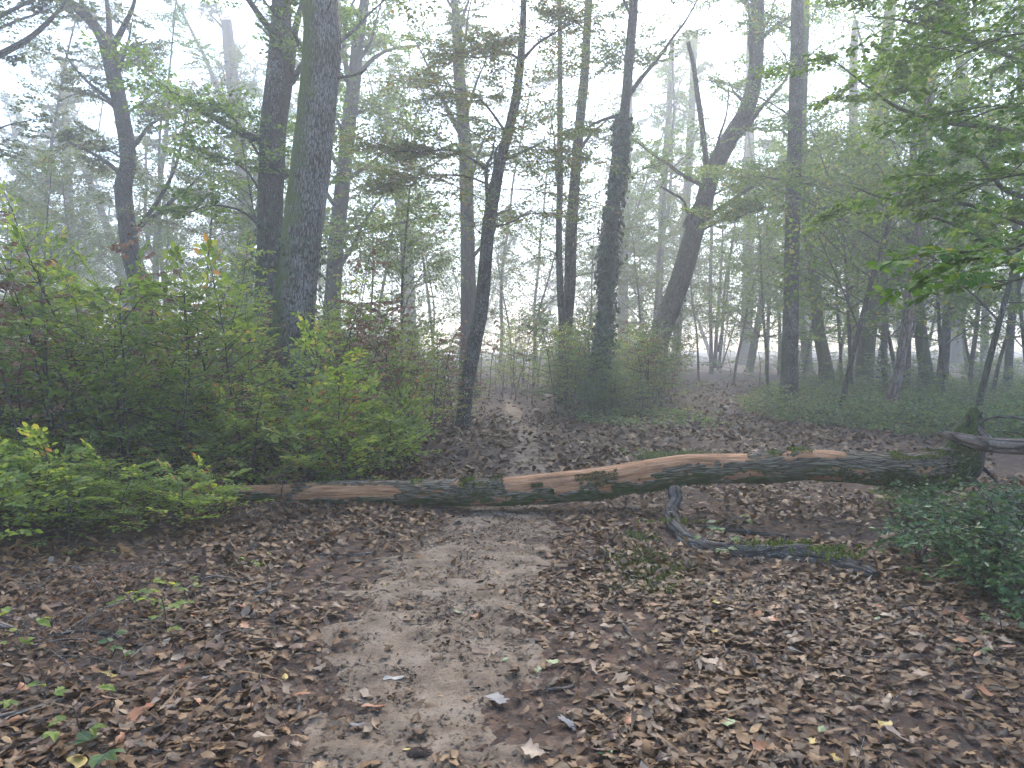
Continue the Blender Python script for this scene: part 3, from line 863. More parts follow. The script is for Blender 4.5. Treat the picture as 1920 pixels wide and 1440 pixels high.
tree('hazel_tree', 'slim straight stem seen against bright mist behind the straight trunk', 31, [(1438, 690, 8), (1440, 620, 7), (1442, 540, 7), (1440, 440, 6)], 9, 'beech', 'leaf_fresh', 'bark_far', z0=1.8, n=14, L=2)
tree('hazel_tree', 'thin dark stem between the bowing trunk and the slim grey trunk', 28, [(1577, 690, 6), (1575, 640, 6), (1571, 590, 6), (1568, 540, 5), (1567, 470, 5)], 8, 'beech', 'leaf_fresh', 'bark_dark', z0=2.2, n=14, L=2.2)
tree('hornbeam_tree', 'misty leaning stem directly behind the foot of the straight trunk', 33, [(1516, 700, 18), (1508, 640, 14), (1502, 580, 12), (1505, 500, 12), (1512, 400, 11), (1520, 280, 10)], 14, bark='bark_far', leaf='leaf_fresh', z0=3, n=10, L=3)
tree('hornbeam_tree', 'many-stemmed thin hazy tree right behind the three-way forked oak', 30, [(292, 500, 12), (295, 420, 11), (300, 340, 9), (312, 250, 8), (318, 150, 7)], 13, bark='bark_far', leaf='leaf_rust', z0=3.5, n=9, L=2.8,
     branches=[([(280, 470), (272, 400), (275, 330), (270, 240)], 9, 4, 1), ([(298, 440), (330, 400), (360, 395)], 5, 3, -.5), ([(296, 420), (320, 330), (330, 250), (325, 180)], 7, 4, 1)])
tree('oak_tree', 'faint trunk leaning up to the left behind the far left thicket', 34, [(228, 520, 16), (205, 440, 15), (180, 370, 13), (150, 300, 12), (110, 230, 10)], 12, bark='bark_far', leaf='leaf_oak', z0=5, n=9, L=3.6)
tree('oak_tree', 'faint upright trunk near the left edge, washed out by blue mist', 36, [(134, 540, 18), (132, 440, 17), (128, 350, 15), (124, 240, 14), (120, 120, 12)], 18, bark='bark_far', leaf='leaf_oak', z0=5, n=12, L=4)
tree('oak_tree', 'oak just outside the left edge reaching limbs into the upper left corner', 17, [(-120, 560, 40), (-115, 420, 38), (-118, 300, 36), (-125, 180, 34), (-130, 60, 30)], 15, leaf='leaf_oak', z0=5.5, n=8, L=3.6,
     branches=[([(-118, 180), (-60, 130), (0, 102), (60, 68), (110, 20), (130, -10)], 20, 7, 1), ([(-120, 100), (-60, 60), (0, 30), (60, 0), (110, -30)], 14, 6, 0), ([(-116, 330), (-60, 280), (0, 240), (60, 225)], 8, 7, 1)])
tree('oak_tree', 'distant oak with horizontal boughs across the misty gap behind the hornbeam', 42, [(770, 600, 20), (768, 520, 19), (760, 420, 18), (742, 330, 17), (728, 230, 15), (735, 130, 12)], 20, bark='bark_far', leaf='leaf_oak', z0=4.5, n=13, L=4.6)
tree('hornbeam_tree', 'faint trunk right behind the ivy-clad trunk', 40, [(1168, 640, 20), (1168, 540, 19), (1172, 440, 18), (1176, 300, 17), (1180, 150, 15)], 19, bark='bark_far', leaf='leaf_oak', z0=4.5, n=11, L=3.8)
tree('beech_tree', 'grey trunk high behind foliage at the upper right', 24, [(1700, 690, 15), (1702, 600, 14), (1706, 480, 14), (1708, 360, 14), (1716, 240, 14), (1728, 120, 13), (1745, 0, 12)], 15, 'beech', 'leaf_fresh', 'bark_far', z0=3.5, n=18, L=2.8)
tree('beech_tree', 'faint trunk in the gap left of the wavy thin stem', 36, [(1845, 710, 15), (1846, 640, 14), (1850, 540, 13), (1852, 420, 13), (1856, 260, 12)], 17, 'beech', 'leaf_fresh', 'bark_far', z0=3.5, n=14, L=3.4)

# ------------------------------------------------------------------ the misty wood behind: whole trees that share meshes
rf = np.random.default_rng(77)
FAR_TREES = []
for k in range(5):
    hgt = rf.uniform(15, 20)
    p = [np.array([0, 0, -.2])]
    dv = np.array([rf.normal(0, .1), rf.normal(0, .1), 1.0])
    for q in range(9):
        dv = unit(dv + rf.normal(0, .07, 3) * np.array([1, 1, 0])); p.append(p[-1] + dv * hgt / 9)
    p = np.array(p); r = np.linspace(.28, .05, 10) * rf.uniform(.6, 1.1)
    mb = MB(); SP, SR = add_tube(mb, p, r, 8, .05, k, 3)
    fol = Foliage(); limbs = []
    if k == 3:
        beechy(rf, fol, SP, SR, 1.5, hgt, 30, 3.4, BEECH_FAR, (-.2, 1.0))
    else:
        oaky(rf, fol, limbs, SP, SR, 2.2, 18, 4.2, OAKS_FAR, 10)
    for lp, lr in limbs: add_tube(mb, lp, lr, 4, 0, 0, 1, cap=False)
    fm = MB(); fol.into(fm, LEAF2, rmin=.006)
    lm = ['leaf_oak', 'leaf_beech', 'leaf_fresh', 'leaf_fresh', 'leaf_oak'][k]
    FAR_TREES.append((mb.mesh('trunk', M['bark_far']), fm.mesh('crown', [M[lm], M['twig']])))
MID_TREES = []
for k in range(4):
    hgt = rf.uniform(17, 20); p = [np.array([0, 0, -.2])]; dv = np.array([rf.normal(0, .08), rf.normal(0, .08), 1.0])
    for q in range(9):
        dv = unit(dv + rf.normal(0, .06, 3) * np.array([1, 1, 0])); p.append(p[-1] + dv * hgt / 9)
    mb = MB(); SP, SR = add_tube(mb, np.array(p), np.linspace(.13, .03, 10) * rf.uniform(.7, 1.1), 8, .05, k, 3)
    fol = Foliage(); limbs = []
    if k % 2: beechy(rf, fol, SP, SR, 3.5, hgt, 18, 2.6, BEECH)
    else: oaky(rf, fol, limbs, SP, SR, 4.0, 15, 3.6, OAKS, 7)
    for lp, lr in limbs: add_tube(mb, lp, lr, 4, 0, 0, 1, cap=False)
    fm = MB(); fol.into(fm, LEAF2, rmin=.004)
    MID_TREES.append((mb.mesh('trunk', M['bark_far']), fm.mesh('crown', [M[['leaf_oak', 'leaf_beech', 'leaf_fresh', 'leaf_beech'][k]], M['twig']])))
for k, (px, d, lab) in enumerate([(60, 24, 'slim leafy tree in blue mist at the left edge'), (110, 31, 'slim hazy tree between the left edge and the forked oak'), (330, 26, 'slim tree with hazy leaves right of the forked oak'), (385, 36, 'faint slim tree left of the pale straight trunk'),
                                  (480, 28, 'slim tree almost hidden by the dark forked trunk'), (700, 31, 'slim leafy tree in the mist right of the mossy oak'), (745, 25, 'slim tree whose crown fills the space left of the hornbeam'), (815, 34, 'faint slim tree left of the grey misty trunk'),
                                  (935, 30, 'slim tree behind the upper part of the hornbeam'), (1010, 35, 'faint slim tree between the hornbeam and the close pair'), (1130, 31, 'slim tree just left behind the ivy-clad trunk'), (1215, 29, 'slim tree between the ivy-clad trunk and the leaning oak'),
                                  (1345, 36, 'faint slim tree below the leaning oak'), (1460, 30, 'slim tree left behind the straight trunk'), (1570, 33, 'slim tree right behind the bowing trunk'), (1690, 31, 'slim tree left behind the peeling snag'), (1815, 30, 'slim tree in the right-hand mist'), (210, 38, 'very faint slim tree behind the forked oak'), (590, 35, 'slim tree masked by the mossy oak'), (900, 42, 'very faint slim tree over the misty gap')]):
    d = d * 1.35 + 2
    p = at(px, 720, d)
    root = thing('slim_tree', lab, 'tree', (p[0], p[1], gz(p[0], p[1])), None, rf.uniform(0, 6.28))
    link('trunk', MID_TREES[k % 4][0], root); link('crown', MID_TREES[k % 4][1], root)
far_spots = []
for y0, cnt in ((62, 9), (82, 13), (108, 18)):
    for q in range(cnt):
        u = (q + rf.uniform(.1, .9)) / cnt
        y = y0 + rf.uniform(-4, 4)
        x = (u * 2 - 1) * y * .78
        if -.30 * y < x < .02 * y and y < 90: continue       # the misty gap left of the middle stays open
        far_spots.append((x, y))
for k, (x, y) in enumerate(far_spots):
    tm, cm = FAR_TREES[k % 5]
    side = 'left of the open gap' if x < -.2 * y else ('right of the wide trail' if x > .25 * y else 'beyond the middle thicket')
    root = thing('distant_tree', f'pale distant tree dissolving in the mist {side}', 'tree', (x, y, gz(x, y)), f'distant trees {side}', rf.uniform(0, 6.28))
    s = rf.uniform(.8, 1.15); root.scale = (s, s, s)
    link('trunk', tm, root); link('crown', cm, root)

# ------------------------------------------------------------------ beech whose boughs hang in from the right
rb = np.random.default_rng(5)
NEAR = [Spray(rb, 1.3, .068, .066, flat=.35, width=.42, droop=.22, hang=.05) for _ in range(4)]
MID = [Spray(rb, 2.2, .078, .075, flat=.7, width=.42, droop=.15) for _ in range(4)]
tb = np.array([4.6, 5.2, 0.0])
root = thing('beech_tree', 'bright green beech boughs hanging in from the right edge', 'tree', tb)
mb = MB(); tp = np.array([[0, 0, -.1], [0, 0, .4], [.05, .05, 2], [.0, .1, 5], [.1, .1, 9], [.1, 0, 12]])
add_tube(mb, tp, np.array([.28, .2, .17, .15, .1, .05]), 12, .05, 5)
mb.build('trunk', M['bark_mossy'], root)
fol = Foliage(); fol_far = Foliage()


def bough(pixels, w, sprays, protos, smin, smax, start=None, spread=.8, pitch=(-.15, .2), fo=None):
    P = [at(px, py, d) for px, py, d in pixels]
    if start is not None: P = [np.array(start)] + P
    P = np.array(P); R = np.linspace(w, .006, len(P))
    bm = MB(); sp_, _ = add_tube(bm, P - tb, R, 6, .06, 2, 4)
    bm.build('bough', M['bark_mossy'], root)
    for q in range(sprays):
        t = .25 + .75 * (q + rb.uniform(0, 1)) / sprays
        i = int(np.clip(t * (len(sp_) - 1), 1, len(sp_) - 1))
        tang = unit(sp_[i] - sp_[i - 1]); s_ = protos[rb.integers(len(protos))]
        (fo or fol).put(s_, sp_[i] + tb, math.atan2(tang[1], tang[0]) + rb.normal(0, spread), rb.uniform(*pitch), rb.normal(0, .2), rb.uniform(smin, smax), rmul=.8)


bough([(2000, 430, 3.9), (1900, 465, 3.6), (1830, 470, 3.7), (1760, 480, 3.6)], .012, 7, NEAR, .28, .48, (4.5, 5.1, 2.4), pitch=(-.2, .3))
bough([(2050, 470, 4.8), (1980, 495, 4.6), (1920, 520, 4.5), (1860, 540, 4.4)], .012, 5, NEAR, .35, .6, (4.5, 5.1, 2.2), pitch=(-.3, .3))
bough([(2060, 300, 6.2), (1960, 320, 6.1), (1870, 335, 6.0), (1800, 360, 5.9)], .014, 9, NEAR, .5, .85, (4.5, 5.1, 2.9), 1.0, (-.4, .5))
bough([(2060, 180, 6.4), (1960, 190, 6.2), (1880, 200, 6.1), (1800, 230, 6.0)], .014, 10, NEAR, .5, .85, (4.5, 5.1, 3.3), 1.0, (-.4, .5))
bough([(2060, 60, 6.5), (1960, 60, 6.3), (1880, 70, 6.2), (1790, 110, 6.1)], .014, 11, NEAR, .5, .85, (4.5, 5.1, 3.8), 1.0, (-.4, .5))
bough([(2060, -60, 6.6), (1960, -50, 6.4), (1860, -30, 6.3), (1760, 0, 6.2)], .014, 10, NEAR, .5, .85, (4.5, 5.1, 4.3), 1.0, (-.4, .5))
# the 300 leaves that show largest are parts of their own, the rest stay joined
g = {k: np.concatenate(v) for k, v in fol.c.items()}
rel = g['P'] - EYE
dep = rel @ FWD
ppx = 960 + F * rel[:, 0] / dep; ppy = 720 - F * (rel @ UPV) / dep
score = np.where((ppx > 0) & (ppx < 1930) & (ppy > -5), g['S'] / dep, 0) * rb.uniform(.75, 1.25, len(dep))
big = np.argsort(-score)[:300]
rest = np.ones(len(dep), bool); rest[big] = False
fm = MB(); add_leaves(fm, g['P'][rest] - tb, g['D'][rest], g['N'][rest], g['S'][rest], LEAF6, g['R'][rest], 0)
add_twigs(fm, g['A'] - tb, g['B'] - tb, g['ra'], g['rb'], 1)
fm.build('crown', [M['leaf_near'], M['twig']], root)['kind'] = 'stuff'
one = []
for q in range(6):
    m_ = MB(); m_.add(LEAF8[0] * np.array([1, rb.uniform(.85, 1.1), rb.uniform(.3, 1.9)]), LEAF8[1], (q + .5) / 6, LEAF8[0]); one.append(m_.mesh('leaf', M['leaf_near']))
for i in big:
    single_leaf(one[rb.integers(6)], g['P'][i] - tb, g['D'][i], g['N'][i], g['S'][i], root)

# a second, deeper beech further along the right edge
tb = np.array([8.6, 10.5, 0.0])
root = thing('beech_tree', 'leafy beech behind the hanging boughs with long mossy limbs crossing the upper right', 'tree', tb)
mb = MB(); add_tube(mb, tp * np.array([1, 1, 1.2]), np.array([.34, .26, .22, .19, .12, .06]), 12, .05, 6)
mb.build('trunk', M['bark_mossy'], root)
fol = Foliage()
bough([(2020, 330, 10), (1900, 250, 9.8), (1780, 230, 9.6), (1690, 205, 9.5), (1630, 165, 9.4), (1560, 110, 9.2)], .06, 10, MID, .3, .6, (8.5, 10.4, 3.4), 1.2, (-.5, .6))
bough([(1980, 440, 10), (1880, 405, 9.8), (1820, 385, 9.6), (1740, 375, 9.4), (1660, 372, 9.2), (1600, 350, 9)], .045, 6, MID, .25, .5, (8.5, 10.4, 2.8), 1.2, (-.5, .6))
bough([(1980, 520, 10), (1900, 480, 9.8), (1810, 430, 9.7), (1740, 405, 9.5), (1680, 385, 9.3)], .045, 4, MID, .25, .45, (8.5, 10.4, 2.4), 1.2, (-.5, .6))
bough([(1990, 180, 10.5), (1900, 110, 10.3), (1800, 70, 10), (1700, 40, 9.8), (1620, 30, 9.6)], .05, 12, MID, .35, .7, (8.5, 10.4, 4.4), 1.2, (-.5, .6))
bough([(1990, 380, 10.5), (1890, 360, 9), (1840, 300, 8.8), (1800, 280, 8.6)], .05, 7, MID, .3, .6, (8.5, 10.4, 3.2), 1.2, (-.5, .6))
bough([(2000, 20, 10.5), (1900, -40, 10.3), (1800, -70, 10), (1700, -90, 9.8)], .05, 11, MID, .35, .7, (8.5, 10.4, 5), 1.2, (-.5, .6))
fm = MB(); fol.into(fm, LEAF4)
for k in range(len(fm.v)): fm.v[k] = (fm.v[k] - tb).astype(np.float32)
fm.build('crown', [M['leaf_fresh'], M['twig']], root)

# ------------------------------------------------------------------ fallen log
LOG = [(180, 955, 7.9, 8), (240, 947, 7.9, 12), (330, 939, 7.9, 18), (420, 935, 7.85, 25), (520, 933, 7.8, 33), (620, 932, 7.75, 38), (720, 931, 7.7, 40), (830, 932, 7.6, 42), (900, 932, 7.5, 46),
       (980, 927, 7.5, 50), (1060, 920, 7.45, 52), (1140, 911, 7.45, 54), (1220, 898, 7.4, 54), (1290, 888, 7.4, 52), (1360, 886, 7.4, 50), (1440, 885, 7.35, 50), (1510, 879, 7.3, 52), (1580, 883, 7.3, 52),
       (1650, 889, 7.3, 54), (1710, 892, 7.3, 58), (1760, 890, 7.3, 66), (1800, 880, 7.3, 80)]
lp = np.array([at(a, b, c) for a, b, c, w in LOG]); lr = np.array([.5 * w * c / F * 1.13 for a, b, c, w in LOG])
lp[3:, 2] += .045
for q in range(13):                                   # rest it on the soil over its thin half
    g = gz(lp[q][0], lp[q][1]); lp[q][2] = max(lp[q][2], g + lr[q] * .8)
log_o = lp[11].copy(); log_o[2] = gz(lp[11][0], lp[11][1])
log = thing('fallen_log', 'long fallen oak trunk lying across the trail, bark peeling, moss along it', 'log', log_o)
SPl, SRl = smooth_path(lp - log_o, lr, 14)
mb = MB(); V, Fq, tc = tube(SPl, SRl * .93, 28, .02, 4, frame_up=(0, -1, 0.0)); mb.add(V, Fq, .5, tc)


def wood_material():
    m, nt, b = new_mat('stripped_wood')
    tcv = attr(nt, 'tc').outputs['Vector']
    n1 = noise(nt, tcv, 40, 5, .65, (1, 1, .08)); n2 = noise(nt, tcv, 9, 5, .7, (1, 1, .4))
    col = ramp(nt, n1, [(.30, (.10, .042, .018)), (.43, (.27, .135, .066)), (.56, (.40, .215, .115)), (.72, (.54, .35, .215))])
    col = mixc(nt, ramp(nt, n2, [(.5, (0, 0, 0)), (.7, (.7, .7, .7))]), col, (.09, .045, .03))
    nt.links.new(col, b.inputs['Base Color']); b.inputs['Roughness'].default_value = .8; b.inputs['Specular IOR Level'].default_value = .2
    bump(nt, b, n1, 1.0, .02)
    return m


M['wood'] = wood_material()
M['bark_log'] = bark_mat('log_bark', (.022, .016, .010), (.145, .115, .075), (.33, .28, .20), lichen=.3, moss=.52, moss_dir=(0, -.35, -1), streak=(1, 1, .07), scale=95, bstr=1.0, mosscol=(.05, .085, .014))
tag(mb.build('stripped_wood', M['wood'], log), 'bare orange-brown wood where the bark has come off', None)
# bark as a shell with real holes where it has come off
n = 60
SPb, SRb = smooth_path(lp - log_o, lr, 26)
V, Fq, tc = tube(SPb, SRb, n, .02, 4, frame_up=(0, -1, 0.0))
m_ = len(SPb)
s_px = np.interp(np.arange(m_), np.linspace(0, m_ - 1, len(LOG)), [a[0] for a in LOG])
th = np.linspace(0, 2 * math.pi, n, endpoint=False)
T = unit(np.gradient(SPb, axis=0))
Vc = V.reshape(m_, n, 3); dirs = unit(Vc - SPb[:, None, :])
upness = dirs[..., 2]; front = -dirs[..., 1]
arc = np.concatenate([[0], np.cumsum(np.linalg.norm(np.diff(SPb, axis=0), axis=1))])
wob = vnoise(arc[:, None] * 5 + np.zeros(n), th[None, :] * 2.5 + 20, 15) - .5 + .5 * (vnoise(arc[:, None] * 22 + np.zeros(n), th[None, :] * 6 + 20, 16) - .5)
PX = s_px[:, None]


def band(a, b, soft=18):
    return np.clip((PX - a) / soft, 0, 1) * np.clip((b - PX) / soft, 0, 1)


bare = np.maximum.reduce([
    band(560, 760, 40) * np.clip((front - .25) * 3, -1, 1) * np.clip(1.35 - abs(upness - .2) * 2, -1, 1),
    band(330, 560) * np.clip((upness - .05) * 2, -1, 1) * .8,
    band(935, 1420) * np.clip((upness - np.interp(PX, [935, 1000, 1080, 1180, 1250, 1330, 1420], [.1, -.25, -.35, -.1, .25, .45, .85])) * 2.4, -1, 1),
    band(1180, 1215, 30) * np.clip((front - .2) * 2, -1, 1) * .3])
patch = band(1075, 1165, 12) * np.clip(1.1 - abs(upness - .25) * 2.6, 0, 1) * (front > 0) + band(995, 1045, 12) * np.clip(1.0 - abs(upness - .0) * 2.2, 0, 1) * (front > 0)
wob = wob + .35 * (vnoise(arc[:, None] * 45 + np.zeros(n), th[None, :] * 14, 18) - .5)
hole = (bare + wob * .75 - patch * 1.2) > .12
ridge = vnoise(th[None, :] * 9 + wob * .6, arc[:, None] * 5.5, 33)
ridge2 = vnoise(th[None, :] * 20 + wob, arc[:, None] * 9, 34)
lift = 1 + .10 * (ridge - .45) + .07 * (ridge2 - .5)
V2 = SPb[:, None, :] + (Vc - SPb[:, None, :]) * lift[..., None]
Vb = V2.reshape(-1, 3)
fh = hole.reshape(-1)[Fq].sum(1) < 3
# inner skin gives the bark its thickness at the torn edges
inner = (SPb[:, None, :] + (Vc - SPb[:, None, :]) * .90).reshape(-1, 3)
keep = Fq[fh]
ed = {}
for q in keep:
    for a, b in ((q[0], q[1]), (q[1], q[2]), (q[2], q[3]), (q[3], q[0])):
        if (b, a) in ed: del ed[(b, a)]
        else: ed[(a, b)] = 1
rim = np.array([(a, b, b + len(Vb), a + len(Vb)) for a, b in ed])
mb = MB(); mb.add(np.vstack([Vb, inner]), np.vstack([keep, rim[:, [1, 0, 3, 2]]]), .5, np.vstack([tc, tc]))
bark_part = mb.build('bark', M['bark_log'], log)


def moss_tufts(name, centre_pts, normals, spread, count, size, mat, parent, seed, off=(0, 0, 0), up=.5):
    """a cushion of many small moss shoots"""
    rng = np.random.default_rng(seed)
    k = rng.integers(len(centre_pts), size=count)
    c = np.asarray(centre_pts)[k]; nn = np.asarray(normals)[k]
    p = c + rng.normal(0, spread, (count, 3)) * .5
    d = unit(nn + rng.normal(0, .55, (count, 3)) + np.array([0, 0, up]))
    m = MB(); add_leaves(m, p - np.asarray(off), d, rng.normal(0, 1, (count, 3)), size * rng.uniform(.5, 1.3, count), LEAF2, rng.random(count))
    o = m.build(name, mat, parent); o['kind'] = 'stuff'
    return o


def log_surface(x0, x1, u0, u1):
    sel = (PX >= x0) & (PX <= x1) & (upness >= u0) & (upness <= u1) & (front > -.5)
    return V2[sel], dirs[sel]


for k, (x0, x1, u0, u1, cnt, mat) in enumerate([(865, 945, -.55, 1, 1500, 'moss_dark'), (865, 910, .55, 1, 700, 'moss'), (1078, 1160, -.1, .75, 1100, 'moss_dark'), (1000, 1040, -.35, .45, 700, 'moss_dark'), (1440, 1520, .8, 1, 700, 'moss'),
                                             (1560, 1790, -.75, .0, 4200, 'moss_dark'), (1660, 1800, .75, 1, 1300, 'moss'), (775, 800, .7, 1, 200, 'moss'), (1100, 1420, -1, -.65, 1500, 'moss_dark')]):
    cp, nn = log_surface(x0, x1, u0, u1)
    # uneven cover
    w_ = vnoise(cp[:, 0] * 9 + k, cp[:, 2] * 14 + cp[:, 1] * 5, 50 + k) > .42
    moss_tufts('moss_patch', cp[w_], nn[w_], .012, cnt, .016, M[mat], bark_part, 60 + k)

# upturned root end
rpx = [(1780, 888, 7.3, 84), (1800, 866, 7.3, 88), (1810, 836, 7.3, 72), (1818, 810, 7.3, 56), (1826, 786, 7.3, 34), (1826, 764, 7.3, 12)]
mb = MB(); add_tube(mb, [at(a, b, c) - log_o for a, b, c, w in rpx], [.5 * w * c / F for a, b, c, w in rpx], 20, .16, 9, 8)
stump = mb.build('root_stub', M['bark_mossy'], log)
cp = np.array([at(1798, 850, 7.18), at(1803, 835, 7.18), at(1808, 820, 7.2), at(1790, 868, 7.15), at(1800, 880, 7.1)]) - log_o
moss_tufts('moss_patch', cp, np.tile([[-.6, -.6, .3]], (5, 1)), .09, 1500, .022, M['moss_dark'], stump, 90)
for k, pts in enumerate([[(1812, 815), (1818, 790), (1816, 778)], [(1824, 800), (1835, 782), (1842, 772)], [(1818, 805), (1832, 788), (1830, 768)], [(1800, 880), (1830, 905), (1850, 925)], [(1812, 870), (1845, 880), (1870, 905)]]):
    mb = MB(); add_tube(mb, [at(a, b, 7.22 + .02 * k) - log_o for a, b in pts], np.linspace(.035, .008, len(pts)), 7, .2, k, 4)
    mb.build('broken_root', M['bark_dark'], log)
for pts in ([(1748, 842), (1790, 845), (1830, 850)], [(1790, 868), (1806, 850)], [(1826, 848), (1816, 888)], [(1768, 858), (1830, 872)], [(1786, 842), (1786, 880), (1796, 915)]):
    mb = MB(); add_tube(mb, [at(a, b, 7.0) - log_o for a, b in pts], np.linspace(.006, .003, len(pts)), 5, .1, 3, 3)
    mb.build('thin_root', M['stick'], log)


# ------------------------------------------------------------------ loose branches and sticks
def stick(name, label, cat, pts, mat='stick', n=7, rough=.12, group=None, sub=(), k=5):
    """pts: world points with radius"""
    P = np.array([p[:3] for p in pts], float); R = np.array([p[3] for p in pts])
    o = P[len(P) // 2].copy(); o[2] = gz(o[0], o[1])
    if sub:
        root = thing(name, label, cat, o, group)
        mb = MB(); add_tube(mb, P - o, R, n, rough, len(label), k); mb.build('stem', M[mat], root)
        for sp_ in sub:
            mb = MB(); add_tube(mb, np.array([p[:3] for p in sp_]) - o, [p[3] for p in sp_], 5, rough, 3, 4); mb.build('side_twig', M[mat], root)
        return root, o
    mb = MB(); add_tube(mb, P - o, R, n, rough, len(label), k)
    ob = mb.build(name, M[mat], None, o)
    return tag(ob, label, cat, group), o


def gpts(px, w0, w1, lift=0.5):
    out = []
    for k, (a, b) in enumerate(px):
        p = on_ground(a, b); r = w0 + (w1 - w0) * k / (len(px) - 1)
        out.append((p[0], p[1], p[2] + r * lift, r))
    return out


M['bark_limb'] = bark_mat('weathered_limb', (.014, .012, .010), (.045, .039, .033), (.11, .098, .085), lichen=.1, moss_dir=(0, 0, 1), scale=35, streak=(1, 1, .08), bstr=.6)
pl = [at(1266, 915, 7.0), at(1266, 940, 6.9), at(1259, 968, 6.75)]
pl = [(p[0], p[1], max(p[2], gz(p[0], p[1]) + .05), r) for p, r in zip(pl, (.045, .048, .052))]
pl += [(p[0], p[1], p[2] + .012, r) for p, r in zip([on_ground(a, b) for a, b in [(1282, 1010), (1325, 1030), (1380, 1040), (1450, 1042), (1520, 1050), (1580, 1066), (1640, 1086)]], (.056, .062, .065, .07, .075, .07, .04))]
_P, _R = smooth_path(np.array([p[:3] for p in pl]), np.array([p[3] for p in pl]), 4)
_g = np.random.default_rng(8)
_P = _P + _g.normal(0, .006, _P.shape) * np.array([1, 1, .6]); _R = _R * 1.12 * (1 + .16 * (vnoise(np.arange(len(_R)) * .7, np.zeros(len(_R)), 3) - .5) * 2)
pl = [(*p, r) for p, r in zip(_P, _R)]
def _stub(i, dx, dy, dz): return [(*_P[i], .02), (*(_P[i] + np.array([dx, dy, dz]) * .6), .014), (*(_P[i] + np.array([dx, dy, dz])), .006)]
limb_root, lo = stick('fallen_branch', 'thick bent grey branch propped under the log, moss on its top', 'branch', pl, 'bark_limb', 20, .16,
                      sub=[_stub(9, -.05, -.12, .10), _stub(18, .08, -.10, .12), _stub(25, .05, .1, .12), _stub(33, .04, -.1, .09), [(*on_ground(1290, 990), .018), (*(on_ground(1340, 1000) + [0, 0, .05]), .02), (*(on_ground(1420, 1010) + [0, 0, .05]), .022), (*(on_ground(1480, 1012) + [0, 0, .03]), .016)]])
for k, (a, b, cnt) in enumerate([(1475, 1020, 900), (1555, 1030, 800), (1590, 1045, 400), (1265, 975, 200), (1420, 1020, 200)]):
    p = on_ground(a, b + 22); p = p + np.array([0, 0, .085])
    cp = p + np.random.default_rng(k).normal(0, 1, (30, 3)) * np.array([.11, .025, .012])
    moss_tufts('moss_patch', cp - lo, np.tile([[0, 0, 1.0]], (30, 1)), .015, cnt, .022, M['moss'], limb_root, 200 + k)

dl = [at(1768, 812, 6.95), at(1800, 822, 6.9), at(1850, 834, 6.85), at(1900, 838, 6.8), at(1990, 845, 6.7), at(2100, 900, 6.6), at(2180, 960, 6.5)]
stick('fallen_branch', 'grey-brown dead limb poking in from the right edge across the upturned root', 'branch', [(*p, r) for p, r in zip(dl, (.02, .045, .06, .066, .07, .07, .06))], 'bark_snag', 14, .14,
      sub=[[(*at(1858, 830, 6.86), .04), (*at(1842, 812, 6.95), .03), (*at(1835, 800, 7.0), .012)]])
stick('fallen_branch', 'thin pale twig arching above the dead limb at the right edge', 'twig', [(*p, r) for p, r in zip([at(1836, 792, 7.2), at(1856, 784, 7.15), at(1880, 781, 7.1), at(1910, 784, 7.0), at(1960, 800, 6.9), at(2010, 860, 6.9), at(2040, 950, 6.9)], (.008, .011, .013, .014, .014, .013, .012))], 'stick', 7, .1)
stick('fallen_branch', 'pale straight stick leaning against the bent branch near the seedling', 'stick', [(*p, r) for p, r in zip([at(1386, 1006, 6.0), at(1405, 1030, 5.95), on_ground(1432, 1056)], (.008, .011, .014))], 'stick', 6, .1)
